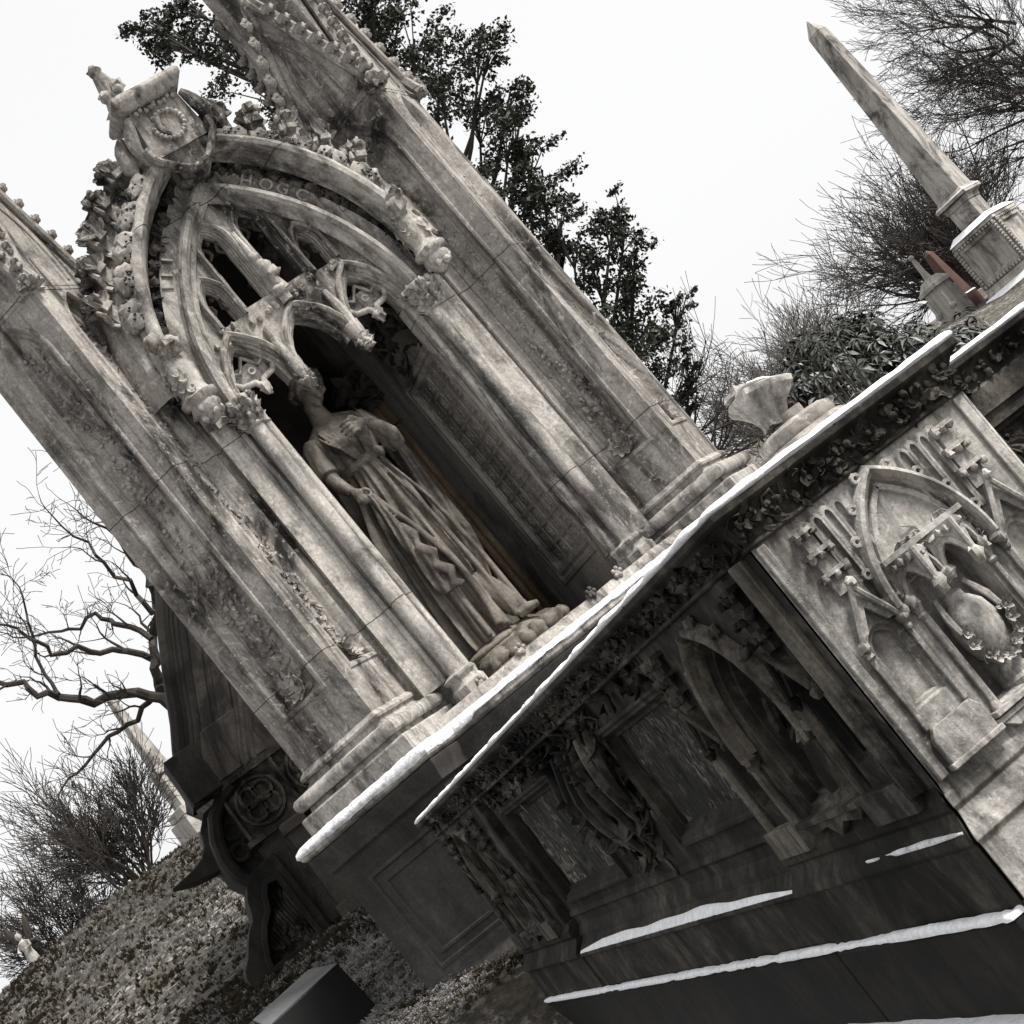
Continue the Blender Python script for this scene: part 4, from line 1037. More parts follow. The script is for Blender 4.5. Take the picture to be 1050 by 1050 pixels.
# ================================================================== statue in the niche
SB=Vector((.97,.62,1.49))
STA=root_thing('statue','draped marble woman with one hand on her breast, standing in the dark gothic niche','statue',SB,MM)
m=MB()
yc=.65
def lay(z,cx,cy,rx,ry,f,ph,n=180):
    row=[]
    for k in range(n):
        t=2*math.pi*k/n
        fold=f*(.6*(1-2*abs(math.sin(5.5*t+ph*.5)))+.5*math.sin(16*t-ph*1.1+1.)+.4*math.sin(7*t+ph*.7+2.2))
        row.append((cx+(rx+fold)*math.cos(t),cy+(ry+fold)*math.sin(t),z))
    return row
rows=[]
prof=[(1.66,.945,.66,.205,.20,.050),(1.72,.945,.66,.205,.20,.050),(1.85,.95,.66,.202,.19,.048),(2.0,.955,.66,.200,.185,.044),(2.2,.965,.66,.197,.175,.040),(2.4,.985,.66,.190,.165,.035),(2.55,1.005,.66,.178,.152,.029),(2.7,1.03,.66,.158,.136,.021),(2.82,1.045,.66,.140,.118,.014),(2.885,1.05,.66,.134,.110,.007)]
def lerp_prof(z):
    for a,b in zip(prof[:-1],prof[1:]):
        if a[0]<=z<=b[0]:
            t=(z-a[0])/(b[0]-a[0]); return [a[i]+(b[i]-a[i])*t for i in range(6)]
    return prof[-1]
for i in range(60):
    z=1.66+(2.885-1.66)*i/59; _,cx,cy,rx,ry,f=lerp_prof(z); rows.append(lay(z,cx,cy,rx*.90,ry,f,(z-1.66)*1.9))
m.grid(rows,closed=True,cap=True)
rows=[]
for z,cx,cy,rx,ry,f in ((2.87,1.05,.655,.142,.118,.004),(2.885,1.05,.655,.153,.130,.003),(2.915,1.05,.655,.153,.130,.003),(2.925,1.05,.655,.140,.118,.003),(3.0,1.05,.655,.156,.130,.003),(3.07,1.05,.655,.170,.134,.004),(3.14,1.05,.66,.180,.125,.004),(3.185,1.05,.665,.165,.105,.003),(3.215,1.045,.667,.115,.085,.001),(3.24,1.035,.665,.068,.066,0),(3.30,1.035,.655,.054,.058,0),(3.36,1.04,.645,.055,.06,0)):
    rows.append(lay(z,cx,cy,rx,ry,f,z*4,90))
m.grid(rows,closed=True,cap=True)
for x in (.985,1.115): m.ball((x,.555,3.045),(.062,.055,.062),14,10)
for e in (-1,1):
    for q in range(5):
        a=.15-.026*q; m.tube([(1.05+e*a,.575-.004*q,3.185-.012*q),(1.05+e*(a*.92),.520,3.08),(1.05+e*(a*.62),.508,3.0),(1.05+e*(a*.4),.526,2.92)],[.004,.0085,.0085,.006],6)
    for q in range(4):
        m.tube([(1.05+e*(.165+.0*q),.60+.03*q,3.17),(1.05+e*(.20+.012*q),.575+.03*q,3.06),(1.05+e*(.205+.012*q),.56+.03*q,2.96)],[.006,.010,.008],6)
# head: tilted to her left and turned to the viewer's right
HM=Matrix.Translation((1.075,.625,3.425))@Matrix.Rotation(R(24),4,'Y')@Matrix.Rotation(R(24),4,'Z')@Matrix.Rotation(R(8),4,'X')
def hb(c,r,**k):
    m.ball(HM@Vector(c),r,16,12,mat=HM.to_3x3(),**k)
hb((0,.012,.02),(.080,.100,.108)); hb((0,-.018,-.045),(.062,.076,.075)); hb((0,-.060,-.100),(.026,.026,.022))
m.tube([HM@Vector(p) for p in ((0,-.092,.035),(0,-.105,.005),(0,-.122,-.022),(0,-.100,-.030))],[.009,.012,.015,.010],8)
hb((0,-.094,-.055),(.020,.012,.007)); hb((0,-.091,-.068),(.018,.013,.008))
for e in (-1,1):
    hb((e*.030,-.086,.042),(.022,.012,.006)); hb((e*.032,-.080,.022),(.014,.012,.010)); hb((e*.042,-.062,-.015),(.026,.028,.028)); hb((e*.078,.01,-.005),(.010,.018,.026))
# hair: centre parting, waves, knot
for e in (-1,1):
    for q in range(5):
        m.tube([HM@Vector((e*(.006+.078*math.sin(t*1.45)),-.078+.022*q+.075*t,.100+.008*q-.004*q*q-.10*t)) for t in [j/6 for j in range(7)]],[.014,.018,.020,.020,.019,.018,.012],7)
hb((0,.045,.045),(.086,.085,.088)); hb((0,.125,.0),(.052,.050,.052)); 
# her right arm (viewer's left) hanging, hand gathering the skirt
m.tube([(.905,.655,3.15),(.868,.645,3.09),(.838,.625,3.0),(.825,.60,2.93)],[.068,.080,.078,.070],14)
m.tube([(.838,.615,2.98),(.822,.58,2.90),(.825,.535,2.83),(.838,.50,2.775)],[.045,.046,.040,.030],12)
m.ball((.848,.482,2.735),(.036,.030,.046),12,9)
for k,(dx,dy,ln) in enumerate(((-.028,-.012,.052),(-.012,-.026,.058),(.006,-.030,.056),(.022,-.026,.046))):
    b=Vector((.848+dx*.8,.478+dy*.6,2.715)); m.tube([b,b+Vector((dx*.3,-.014,-.024)),b+Vector((dx*.3+.012,-.010,-.046)),b+Vector((.026,.006,-.046-.1*(ln-.05)))],[.0115,.011,.010,.008],7)
m.tube([(.872,.476,2.75),(.895,.458,2.738),(.908,.45,2.715),(.905,.448,2.698)],[.013,.012,.010,.008],7)
# her left arm (viewer's right), bent up to the breast
m.tube([(1.195,.65,3.14),(1.232,.635,3.06),(1.252,.60,2.95),(1.25,.555,2.86)],[.066,.062,.055,.048],14)
m.tube([(1.257,.55,2.86),(1.232,.475,2.92),(1.190,.445,2.985),(1.152,.445,3.03)],[.046,.046,.038,.029],12)
m.ball((1.117,.455,3.062),(.046,.022,.032),12,9)
for k in range(4):
    b=Vector((1.098,.452,3.096-.0235*k)); L_=(.070,.080,.074,.060)[k]
    m.tube([b,b+Vector((-L_*.5,-.018,.014-.002*k)),b+Vector((-L_*.95,-.014,.014-.004*k)),b+Vector((-L_*1.25,.012,.006-.004*k))],[.0105,.0100,.0090,.0075],7)
m.tube([(1.118,.445,3.085),(1.098,.438,3.112),(1.078,.445,3.128)],[.012,.011,.008],7)
# mantle over her left shoulder, falling behind the arm to a point
def ribbon(path,wd,th,fold):
    rows=[]
    for i,p in enumerate(path):
        p=Vector(p); w=wd[i]; row=[]
        for k in range(28):
            t=2*math.pi*k/28; row.append(p+Vector((w*math.cos(t),th*math.sin(t)*(1+.0*w)+fold*math.sin(3*math.cos(t)*2+i*.4),0)))
        rows.append(row)
    m.grid(rows,closed=True,cap=True)
def dense(path,vals,n):
    out=[];v=[]
    for i in range(n):
        t=i/(n-1)*(len(path)-1); k=min(int(t),len(path)-2); f=t-k
        out.append(Vector(path[k]).lerp(Vector(path[k+1]),f)); v.append(vals[k]*(1-f)+vals[k+1]*f)
    return out,v
p,v=dense([(1.10,.72,3.215),(1.21,.70,3.16),(1.285,.70,3.0),(1.29,.70,2.8),(1.27,.68,2.5),(1.235,.66,2.25),(1.205,.64,2.08),(1.19,.64,1.95)],[.06,.075,.06,.055,.07,.085,.075,.03],40); ribbon(p,v,.040,.014)
p,v=dense([(.94,.74,3.2),(.90,.75,3.0),(.88,.78,2.6),(.85,.78,2.2),(.83,.77,1.8),(.84,.77,1.66)],[.05,.05,.06,.07,.08,.08],30); ribbon(p,v,.05,.016)
# gathered overskirt falling from the right hand in a zigzag hem
p,v=dense([(.885,.455,2.70),(.89,.45,2.55),(.885,.44,2.38),(.875,.43,2.2),(.885,.425,2.06),(.90,.43,2.0)],[.018,.03,.042,.055,.06,.05],40); ribbon(p,v,.020,.014)
p,v=dense([(.915,.44,2.45),(.935,.415,2.36),(.90,.41,2.30),(.95,.405,2.22),(.91,.40,2.16),(.96,.40,2.09),(.93,.405,2.03),(.97,.41,1.99)],[.02,.028,.026,.032,.030,.034,.030,.02],44)
rows=[]
for q_,w_ in zip(p,v): rows.append([q_+Vector((w_*math.cos(t),.016*math.sin(t),.010*math.cos(t)))for t in [6.283*k/14 for k in range(14)]])
m.grid(rows,closed=True,cap=True)
p,v=dense([(.905,.45,2.68),(.98,.455,2.4),(1.03,.45,2.15),(1.03,.45,1.9),(.99,.44,1.7)],[.012,.02,.024,.024,.02],40); 
m.tube(p,[q*1.0 for q in v],8)
for dx in (-.06,.03,.10,.155): 
    p,v=dense([(1.04+dx*.55,.55,2.86),(1.02+dx,.495,2.5),(1.0+dx*1.2,.455,2.1),(.985+dx*1.25,.44,1.68)],[.008,.014,.017,.018],30); m.tube(p,v,8)
# train and foot
p,v=dense([(1.08,.52,2.0),(1.12,.50,1.85),(1.15,.48,1.73),(1.19,.46,1.69)],[.06,.07,.065,.03],20); m.tube(p,v,14)
m.tube([(1.13,.47,1.68),(1.19,.43,1.675),(1.235,.40,1.662)],[.034,.030,.018],10)
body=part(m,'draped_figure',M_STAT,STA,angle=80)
rm=body.modifiers.new('carve','REMESH'); rm.mode='VOXEL'; rm.voxel_size=.0068; rm.use_smooth_shade=True
sm_=body.modifiers.new('soften','SMOOTH'); sm_.factor=.5; sm_.iterations=1
m=MB()
m.lathe([(.42,1.484),(.42,1.50),(.40,1.51)],(1.0,.72,0),30)
for x,y,z,rx,ry,rz in ((.93,.56,1.60,.20,.14,.07),(1.10,.55,1.58,.19,.13,.075),(1.24,.56,1.57,.10,.11,.06)): m.ball((x,y,z),(rx,ry,rz),18,12,.25,7)
for x,z,r in ((.78,1.545,.055),(.86,1.55,.065),(.96,1.54,.06),(1.05,1.545,.062),(1.14,1.54,.066),(1.23,1.535,.060),(1.31,1.535,.05)): m.ball((x,.42+.02*math.sin(x*30),z),(r*1.15,r,r*.95),14,10,.3,7)
m.ball((.95,.62,1.63),(.24,.2,.05),18,12)
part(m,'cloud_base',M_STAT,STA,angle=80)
# ================================================================== ground
def gz(x,y):
    d=max(0,y-7.2); z=.155*d+.02*min(d,2.)
    if y>8: z=.19*(y-8)+.30
    if 7<y<=8: z=.30*(y-7)
    if y<=7: z=0
    z-=.16*max(0,min(1,(8.2-y)/.8))
    cy=23.3+.2*x*.3
    if y>cy: z=.19*(cy-8)+.30-.004*(y-cy)**2 if y<cy+12 else .19*(cy-8)+.30-.576-.02*(y-cy-12)
    z-=.03*max(0,x-3)+.0
    if x<1.5: z-=.016*(1.5-x)**2
    return z+.05*noise.noise(Vector((x*.45,y*.45,0)))+(.02*noise.noise(Vector((x*2,y*2,5))) if y>7.9 else 0)
def ground_mat():
    m,nt,b=new_mat('frosty_winter_lawn')
    tc=N(nt,'ShaderNodeTexCoord').outputs['Object']
    n1=noise_node(nt,tc,.8,6,.65); n2=noise_node(nt,tc,14.,8,.75); n3=noise_node(nt,tc,3.5,5,.6)
    c=mix(nt,ramp(nt,n2,.38,.62),(.026,.021,.013),(.115,.094,.064))
    fr=math_n(nt,'MULTIPLY',ramp(nt,n2,.50,.60),ramp(nt,math_n(nt,'ADD',n1,math_n(nt,'MULTIPLY',n3,.6)),.70,.90))
    c=mix(nt,fr,c,(.46,.45,.44))
    nt.links.new(c,b.inputs['Base Color']); b.inputs['Roughness'].default_value=.9
    bp=N(nt,'ShaderNodeBump'); bp.inputs['Strength'].default_value=1.; bp.inputs['Distance'].default_value=.08
    nt.links.new(n2,bp.inputs['Height']); nt.links.new(bp.outputs[0],b.inputs['Normal'])
    return m
M_GROUND=ground_mat()
def axis(a,b,fine0,fine1,fs,cs):
    out=[]; v=a
    while v<b:
        out.append(v); v+= fs if fine0<=v<fine1 else (cs if min(abs(v-fine0),abs(v-fine1))<20 else cs*8)
    return out+[b]
xs=axis(-400,400,-4,6,.12,1.0); ys=axis(-60,700,7,26,.12,1.0)
m=MB(); m.grid([[(x,y,gz(x,y)) for x in xs] for y in ys])
g=tag(m.build('ground',M_GROUND,None,angle=180),'sloping winter lawn of the cemetery with frost','ground',kind='structure')
rnd=random.Random(3)
def tufts():
    A,B=MB(),MB(); r=random.Random(12)
    for i in range(30000):
        if i%5<2: x=r.uniform(.1,2.4); y=r.uniform(8.1,12.5)
        else: y=9+16*r.random()**.8; x=r.uniform(-3.2,3.2)
        q=1.2*noise.noise(Vector((x*.7,y*.45,9)))+.8*noise.noise(Vector((x*3,y*2.4,2)))
        frost=q+r.gauss(0,.40)>.10; m=B if frost else A
        R_=r.uniform(.011,.032)*(1+.03*(y-9)); n=r.randint(6,11); t0=r.uniform(0,6.28); z=gz(x,y)
        for k in range(n):
            t=-1.5+1.3*noise.noise(Vector((x*1.6,y*1.1,3)))+r.gauss(0,.45)
            h=R_*r.uniform(.4,1.5); l=R_*r.uniform(1.0,2.6); w=.0016+l*r.uniform(.022,.05)
            d=(math.cos(t),math.sin(t)); u=(-d[1],d[0]); ox,oy=r.uniform(-R_,R_)*.5,r.uniform(-R_,R_)*.5
            p=lambda a,b,c:(x+ox+d[0]*a+u[0]*b,y+oy+d[1]*a+u[1]*b,z+c+.19*0)
            m.add([p(0,-w,-.006),p(0,w,-.006),p(l*.5,w*.8,h*.8),p(l*.5,-w*.8,h*.8),p(l,0,h*.75)],[(0,1,2,3),(3,2,4)])
    for nm,m,mt,lb in (('winter_grass',A,M_GRASS,'matted brown winter grass on the bank behind the tombs'),('frosted_grass',B,M_FROST,'frost whitened grass tufts on the bank behind the tombs')):
        tag(m.build(nm,mt,None,smooth=False),lb,'grass',kind='stuff')
tufts()

# ================================================================== dark monument on the left
DM=root_thing('dark_monument','dark brown gothic tomb with a pointed hood and scalloped side porches behind the pale monument','monument',(2.4,12.4,.6))
YD=11.75; TD=lambda a,b,c:(a,YD-c,b)
CX=2.62
half=[(1.0,2.20),(1.015,2.405),(1.10,2.58),(1.205,2.756),(1.355,3.061),(1.517,3.364),(1.669,3.595),(1.85,3.83),(2.1,4.08),(2.38,4.30),(2.62,4.46)]
pth=half+[(2*CX-x,z) for x,z in half[::-1][1:]]
def inset(d): return [(x-n[0]*d,z-n[1]*d) for (x,z),n in zip(pth,normals2(pth,False))]
body=[(1.16,.55),(1.16,2.2)]+inset(.03)[1:-1]+[(2*CX-1.16,2.2),(2*CX-1.16,.55)]
m=MB(); m.plate(body,TD,0,-1.6); part(m,'wall',M_FACING,DM,angle=35)
m=MB(); m.sweep(pth,[(-.17,0),(-.16,.03),(-.13,.05),(-.115,.05),(-.105,.09),(-.08,.10),(-.07,.16),(-.05,.17),(-.045,.22),(-.01,.25),(.03,.25),(.04,.22),(.035,-.2),(.0,-.25)],TD)
part(m,'gable_hood',M_DARKST,DM,angle=35,bevel=.004)
for x in (1.10,2*CX-1.10):
    m=MB(); m.box(x-.13,x+.10,2.21,2.56,-.1,.26,TD); part(m,'hood_corbel',M_DARKST,DM,bevel=.006)
m=MB(); p2=[p for p in inset(.46) if p[1]>2.2]
m.sweep([(p2[0][0],2.25)]+p2+[(p2[-1][0],2.25)],[(-.06,-.01),(-.05,.04),(-.02,.055),(0,.03),(.02,.025),(.035,.045),(.055,.04),(.065,0)],TD); part(m,'inner_arch',M_FACING,DM,angle=35)
for d_ in (.27,):
    m=MB(); q2=[p for p in inset(d_) if p[1]>2.2]; m.sweep(q2,[(-.022,0),(-.016,.02),(0,.03),(.016,.02),(.022,0)],TD); part(m,'arch_roll',M_FACING,DM,angle=40)
m=MB(); m.box(1.16,1.60,2.26,2.62,0,.03,TD); part(m,'facing_block',M_FACING,DM,bevel=.006)
m=MB(); m.box(1.14,CX+1.46,1.80,2.22,0,.05,TD); m.box(1.12,CX+1.48,2.20,2.25,0,.09,TD); m.box(1.12,CX+1.48,1.77,1.81,0,.09,TD)
for i in range(7):
    x=1.36+.42*i; m.box(x-.215,x-.195,1.80,2.20,.05,.085,TD)
    for k in range(4):
        t=.785+1.571*k; cx,cz=x+.075*math.cos(t),2.0+.075*math.sin(t)
        m.tube([TD(cx+.065*math.cos(q),cz+.065*math.sin(q),.06) for q in [j*6.283/12 for j in range(13)]],.016,5)
    m.tube([TD(x+.165*math.cos(q),2.0+.165*math.sin(q),.058) for q in [j*6.283/20 for j in range(21)]],.016,5)
    m.ball(TD(x,2.0,.06),.035,8,6)
part(m,'quatrefoil_frieze',M_CRUSTC,DM,angle=40)
for i,x in enumerate((1.44,1.76,2.6,3.4)):
    m=MB(); w=.075 if i!=1 else .065; m.box(x-w,x+w,1.10,1.78,0,.10,TD); m.box(x-w-.03,x+w+.03,1.02,1.12,0,.14,TD); m.box(x-w-.02,x+w+.02,1.70,1.77,0,.13,TD)
    part(m,'pilaster',M_FACING,DM,bevel=.006)
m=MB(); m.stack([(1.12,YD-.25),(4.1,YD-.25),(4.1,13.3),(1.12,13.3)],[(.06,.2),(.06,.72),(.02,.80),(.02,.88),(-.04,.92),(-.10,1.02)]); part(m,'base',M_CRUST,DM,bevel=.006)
# side porches seen edge-on: wing bracket, round trefoil hood, scalloped gable with pierced panel
wing=[(1.20,2.20),(1.02,2.17),(.93,2.08),(.90,1.99),(.84,1.93),(.74,1.90),(.57,1.885),(.72,1.82),(.88,1.79),(1.0,1.82),(1.08,1.90),(1.2,1.95)]
m=MB(); m.plate(wing,TD,-.12,-.42); part(m,'wing_bracket',M_DARKST,DM,bevel=.008)
m=MB()
cp_=[(1.26,2.19),(1.16,2.16),(1.05,2.08),(.975,1.95),(.94,1.80),(.95,1.68),(1.0,1.59)]
m.sweep(cp_[::-1],[(-.05,.0),(-.045,.06),(-.02,.10),(.02,.11),(.045,.08),(.05,.0),(.05,-.5),(-.05,-.5)],TD,pclosed=True)
m.plate([(1.26,2.19),(1.16,2.16),(1.05,2.08),(.975,1.95),(.94,1.80),(.95,1.68),(1.0,1.59),(1.3,1.60)],TD,-.02,-.45)
for a,b in ((1.10,1.95),(1.06,1.80),(1.17,1.82)): m.tube([TD(a+.06*math.cos(q),b+.06*math.sin(q),.0) for q in [j*6.283/12 for j in range(13)]],.02,6)
part(m,'trefoil_hood',M_DARKST,DM,angle=35)
sc=[(1.22,1.66),(1.03,1.64),(.95,1.58),(.90,1.50),(.875,1.42),(.855,1.38),(.80,1.34),(.74,1.27),(.69,1.20),(.63,1.15),(.605,1.10),(.61,1.0),(.66,.90),(1.25,.88)]
hol=[(1.16,1.52),(1.06,1.54),(1.0,1.46),(.97,1.38),(.90,1.32),(.84,1.24),(.78,1.12),(.76,1.03),(1.17,1.03)]
m=MB(); m.plate(sc,TD,.10,-.45,[hol]); m.sweep(hol,[(-.015,.09),(-.01,.125),(.025,.125),(.03,.09)],TD,closed=True); m.poly(hol,TD,-.02)
part(m,'scalloped_gable',M_DARKST,DM,angle=35,bevel=.004)
m=MB()
for i in range(16):
    t=i/15; a=.80+.36*t; m.tube([TD(a,1.06,0),TD(a-.03,1.06+.09+.28*t*.8,.02),TD(a+.04*math.sin(i),1.06+.12+.34*t,.0)],[.010,.014,.006],5)
relief(m,TD,.84,1.15,1.05,1.22,40,.05,.05,51)
part(m,'pierced_panel',M_CRUSTC,DM,angle=60)
# small black grave block
gb=root_thing('grave_block','small polished black grave block with a sloping face in the grass','gravestone',(.72,9.3,.5))
m=MB(); q=[(.47,9.15,.815),(.93,9.25,.842),(.74,9.75,.835),(.40,9.5,.85)]
lo=[(.47,9.15,.4),(.95,9.22,.4),(.80,9.8,.4),(.38,9.5,.4)]
q=[(.42,9.10,.800),(.905,9.30,.835),(.80,9.72,.900),(.40,9.48,.872)]
m2=MB(); m2.add([(a,b,c+.004) for a,b,c in q]+q,[(0,1,2,3),(0,4,5,1),(1,5,6,2),(2,6,7,3),(3,7,4,0)]); part(m2,'sloping_top',M_SLATET,gb)
m.add(q+lo,[(0,1,2,3),(0,4,5,1),(1,5,6,2),(2,6,7,3),(3,7,4,0)]); part(m,'block',M_SLATE,gb,bevel=.006)

# ================================================================== obelisks and far stones
def frustum(m,c,w0,w1,z0,z1,d=1.):
    m.add([(c[0]+sx*w,c[1]+sy*w*d,z) for z,w in ((z0,w0),(z1,w1)) for sx,sy in ((-1,-1),(1,-1),(1,1),(-1,1))],[(0,1,2,3),(4,5,6,7),(0,1,5,4),(1,2,6,5),(2,3,7,6),(3,0,4,7)])
def obelisk(name,label,c,yaw,secs,mat,group=None):
    M4=Matrix.Translation(c)@Matrix.Rotation(R(yaw),4,'Z'); o=root_thing(name,label,'obelisk',(0,0,0),M4,group)
    for nm,lst in secs:
        m=MB()
        for s in lst: frustum(m,(0,0),*s)
        part(m,nm,mat,o,bevel=.012)
    return o,M4
o,M4=obelisk('obelisk','tall stained white marble obelisk on a panelled pedestal above the recessed tomb wall',(15.93,21.2,1.9),28,
 [('shaft',[(.225,.125,2.16,5.38)]),('pyramid_tip',[(.125,.0,5.38,5.66)]),('collar',[(.22,.22,1.94,2.00),(.22,.30,2.0,2.05),(.30,.30,2.05,2.10),(.29,.23,2.10,2.17),(.205,.205,1.62,1.94)]),
  ('pedestal',[(.41,.31,1.53,1.63),(.435,.41,1.47,1.53),(.40,.40,.72,1.47),(.435,.435,.66,.72),(.47,.435,.58,.66)]),('base',[(.58,.58,-.6,.5),(.58,.48,.5,.58)])],M_OBEL)
for k in range(4):
    m=MB(); Tq=lambda a,b,c,k=k: tuple(Matrix.Rotation(k*math.pi/2,4,'Z')@Vector((a,-.40-c,b)))
    p=rect(-.345,.345,.78,1.42); m.grid([[Tq(x,z,c) for x,z in offset(p,d)] for d,c in ((0,0),(0,.03),(-.05,.035),(-.07,.004))],closed=True)
    for i in range(13):
        for zz in (.76,1.44): m.ball(Tq(-.372+.062*i,zz,.03),.027,6,5)
        for a in (-.375,.375): m.ball(Tq(a,.78+.053*i,.03),.028,6,5)
    part(m,'panel_frame',M_OBEL,o)
m=MB(); frustum(m,(0,0),.295,.265,2.10,2.125); frustum(m,(0,0),.435,.33,1.535,1.63); frustum(m,(0,0),.585,.49,.51,.60)
tag(m.build('obelisk_snow',M_SNOW,None,bevel=.01),'snow on the mouldings of the tall white obelisk','snow',kind='stuff').matrix_world=M4
o,M4=obelisk('red_obelisk','small red granite obelisk with white snow lines on its steps',(15.60,22.2,1.97),20,[('shaft',[(.125,.06,.88,1.70),(.06,.0,1.70,1.79)]),('pedestal',[(.155,.155,.50,.86),(.20,.20,.36,.48)])],M_RED)
m=MB(); frustum(m,(0,0),.28,.27,-.3,.36); part(m,'base',M_PALE,o)
m=MB(); frustum(m,(0,0),.16,.13,.86,.885); frustum(m,(0,0),.205,.165,.48,.51); frustum(m,(0,0),.285,.22,.36,.385)
tag(m.build('red_obelisk_snow',M_SNOW,None),'snow on the steps of the small red obelisk','snow',kind='stuff').matrix_world=M4
o,M4=obelisk('pale_monument','small pale ornate grave monument with a finial left of the red obelisk','obelisk',0,[],M_PALE) if False else (root_thing('pale_monument','small pale ornate grave monument with a thin finial beside the red obelisk','monument',(0,0,0),Matrix.Translation((15.18,22.0,2.05))@Matrix.Rotation(R(15),4,'Z')),None)
m=MB(); frustum(m,(0,0),.26,.26,-.3,.42); frustum(m,(0,0),.30,.24,.42,.5); part(m,'base',M_PALE,o,bevel=.01)
m=MB(); frustum(m,(0,0),.17,.16,.5,1.12); 
for sx in (-1,1):
    for sy in (-1,1): m.tube([(sx*.17,sy*.17,.5),(sx*.17,sy*.17,1.02)],.03,6); m.ball((sx*.17,sy*.17,.75),.06,7,5,.6)
part(m,'shrine',M_PALE,o)
m=MB(); frustum(m,(0,0),.21,.21,1.12,1.18); frustum(m,(0,0),.19,.10,1.18,1.30); part(m,'cap',M_PALE,o)
m=MB(); m.tube([(0,0,1.28),(0,0,1.42),(0,0,1.60),(0,0,1.70)],[.07,.045,.04,.02],8); m.ball((0,0,1.71),.045,8,6); part(m,'finial',M_PALE,o)
obelisk('far_obelisk','thin grey obelisk on a dark stepped base standing on the grassy hill crest',(2.44,30.,3.55),25,
 [('shaft',[(.135,.06,1.66,3.12),(.06,.0,3.12,3.24)]),('collar',[(.21,.18,1.58,1.68),(.21,.21,1.52,1.58)]),('pedestal',[(.17,.17,.86,1.52)]),('base',[(.30,.30,.70,.86),(.34,.34,-.5,.68)])],M_OBEL)
# winged figure on the crest
a=root_thing('angel_statue','tiny winged angel statue on the hill crest at the left edge','statue',(0,0,0),Matrix.Translation((-.80,24.2,gz(-.8,24.2)-.02))@Matrix.Rotation(R(-25),4,'Z'))
m=MB(); m.lathe([(.10,-.1),(.09,.05),(.075,.2),(.06,.30),(.075,.36),(.07,.42),(.03,.45),(.028,.47)],(0,0,0),14); m.ball((.0,-.01,.51),(.042,.05,.055),10,8)
m.tube([(-.07,0,.40),(-.10,-.05,.33),(-.05,-.11,.30)],[.025,.022,.015],7); m.tube([(.07,0,.40),(.10,-.05,.33),(.04,-.11,.31)],[.025,.022,.015],7)
part(m,'robed_body',M_OBEL,a)
for s in (-1,1):
    m=MB(); m.tube([(s*.03,.05,.36),(s*.10,.09,.50),(s*.15,.11,.66),(s*.17,.12,.74)],[.03,.055,.04,.008],8); m.tube([(s*.06,.06,.38),(s*.12,.10,.36),(s*.15,.11,.30)],[.04,.035,.008],8)
    part(m,'wing',M_BROWN,a)

# ================================================================== trees
class Tree:
    def __init__(s,seed): s.m=MB(); s.r=random.Random(seed); s.tips=[]; s.n=0
    def branch(s,p,d,L,r,lv,up=.15,wig=.25,kids=(3,5),ang=(.35,.9),shrink=(.5,.75),minr=.0035,flat=None):
        rr=s.r; n=5 if lv>1 else 3; path=[Vector(p)]; rad=[r]; d=Vector(d).normalized(); dirs=[d]
        for i in range(n):
            j=Vector((rr.gauss(0,1),rr.gauss(0,1),rr.gauss(0,1)))*wig
            d=(d+j*.5+Vector((0,0,up*.4))).normalized(); path.append(path[-1]+d*(L/n)); rad.append(max(minr,r*(1-.62*(i+1)/n))); dirs.append(d)
        s.m.tube(path,rad,6 if r>.03 else (4 if r>.012 else 3),False); s.n+=n
        if lv<=0: s.tips.append((path[-1],d)); return
        for k in range(rr.randint(*kids)):
            t=rr.uniform(.3,1.0); i=min(n,max(1,int(t*n+.5))); dd=dirs[i]
            o=dd.orthogonal(); o.rotate(Matrix.Rotation(rr.uniform(0,6.283),3,dd)); a=rr.uniform(*ang)
            nd=dd*math.cos(a)+o*math.sin(a)
            if flat: nd=Vector((nd.x,nd.y*flat,nd.z))
            s.branch(path[i],nd,L*rr.uniform(*shrink),rad[i]*rr.uniform(.5,.75),lv-1,up,wig,kids,ang,shrink,minr,flat)
        s.branch(path[-1],d,L*rr.uniform(.6,.8),rad[-1]*.95,lv-1,up,wig,kids,ang,shrink,minr,flat)
    def limb(s,pts,r0,r1,lv=2,every=.5,L=.8,**kw):
        pts=[Vector(p) for p in pts]; path=[pts[0]]
        for a,b in zip(pts[:-1],pts[1:]):
            for k in (1,2,3): path.append(a.lerp(b,k/3)+Vector((s.r.gauss(0,.03),s.r.gauss(0,.08),s.r.gauss(0,.03))))
        n=len(path); rad=[r0+(r1-r0)*i/(n-1) for i in range(n)]
        s.m.tube(path,rad,7,True)
        acc=0
        for i in range(1,n):
            d=(path[i]-path[i-1]); acc+=d.length
            if acc>every or i==n-1:
                acc=0; dd=d.normalized(); o=dd.orthogonal(); o.rotate(Matrix.Rotation(s.r.uniform(0,6.283),3,dd)); a=s.r.uniform(.4,1.0)
                s.branch(path[i],dd*math.cos(a)+o*math.sin(a),L*s.r.uniform(.6,1.2),rad[i]*.5,lv,**kw)
        s.branch(path[-1],path[-1]-path[-2],L,rad[-1],lv,**kw)
def tree_thing(name,label,base,t,mat,group='bare winter trees',trunk=None,cat='tree',crown='crown'):
    o=root_thing(name,label,cat,base,group=group)
    if trunk:
        m=MB(); m.tube(*trunk,n=10); part(m,'trunk',M_BARK,o,rough=.01,rfreq=6)
    part(t.m,crown,mat,o,smooth=False); return o
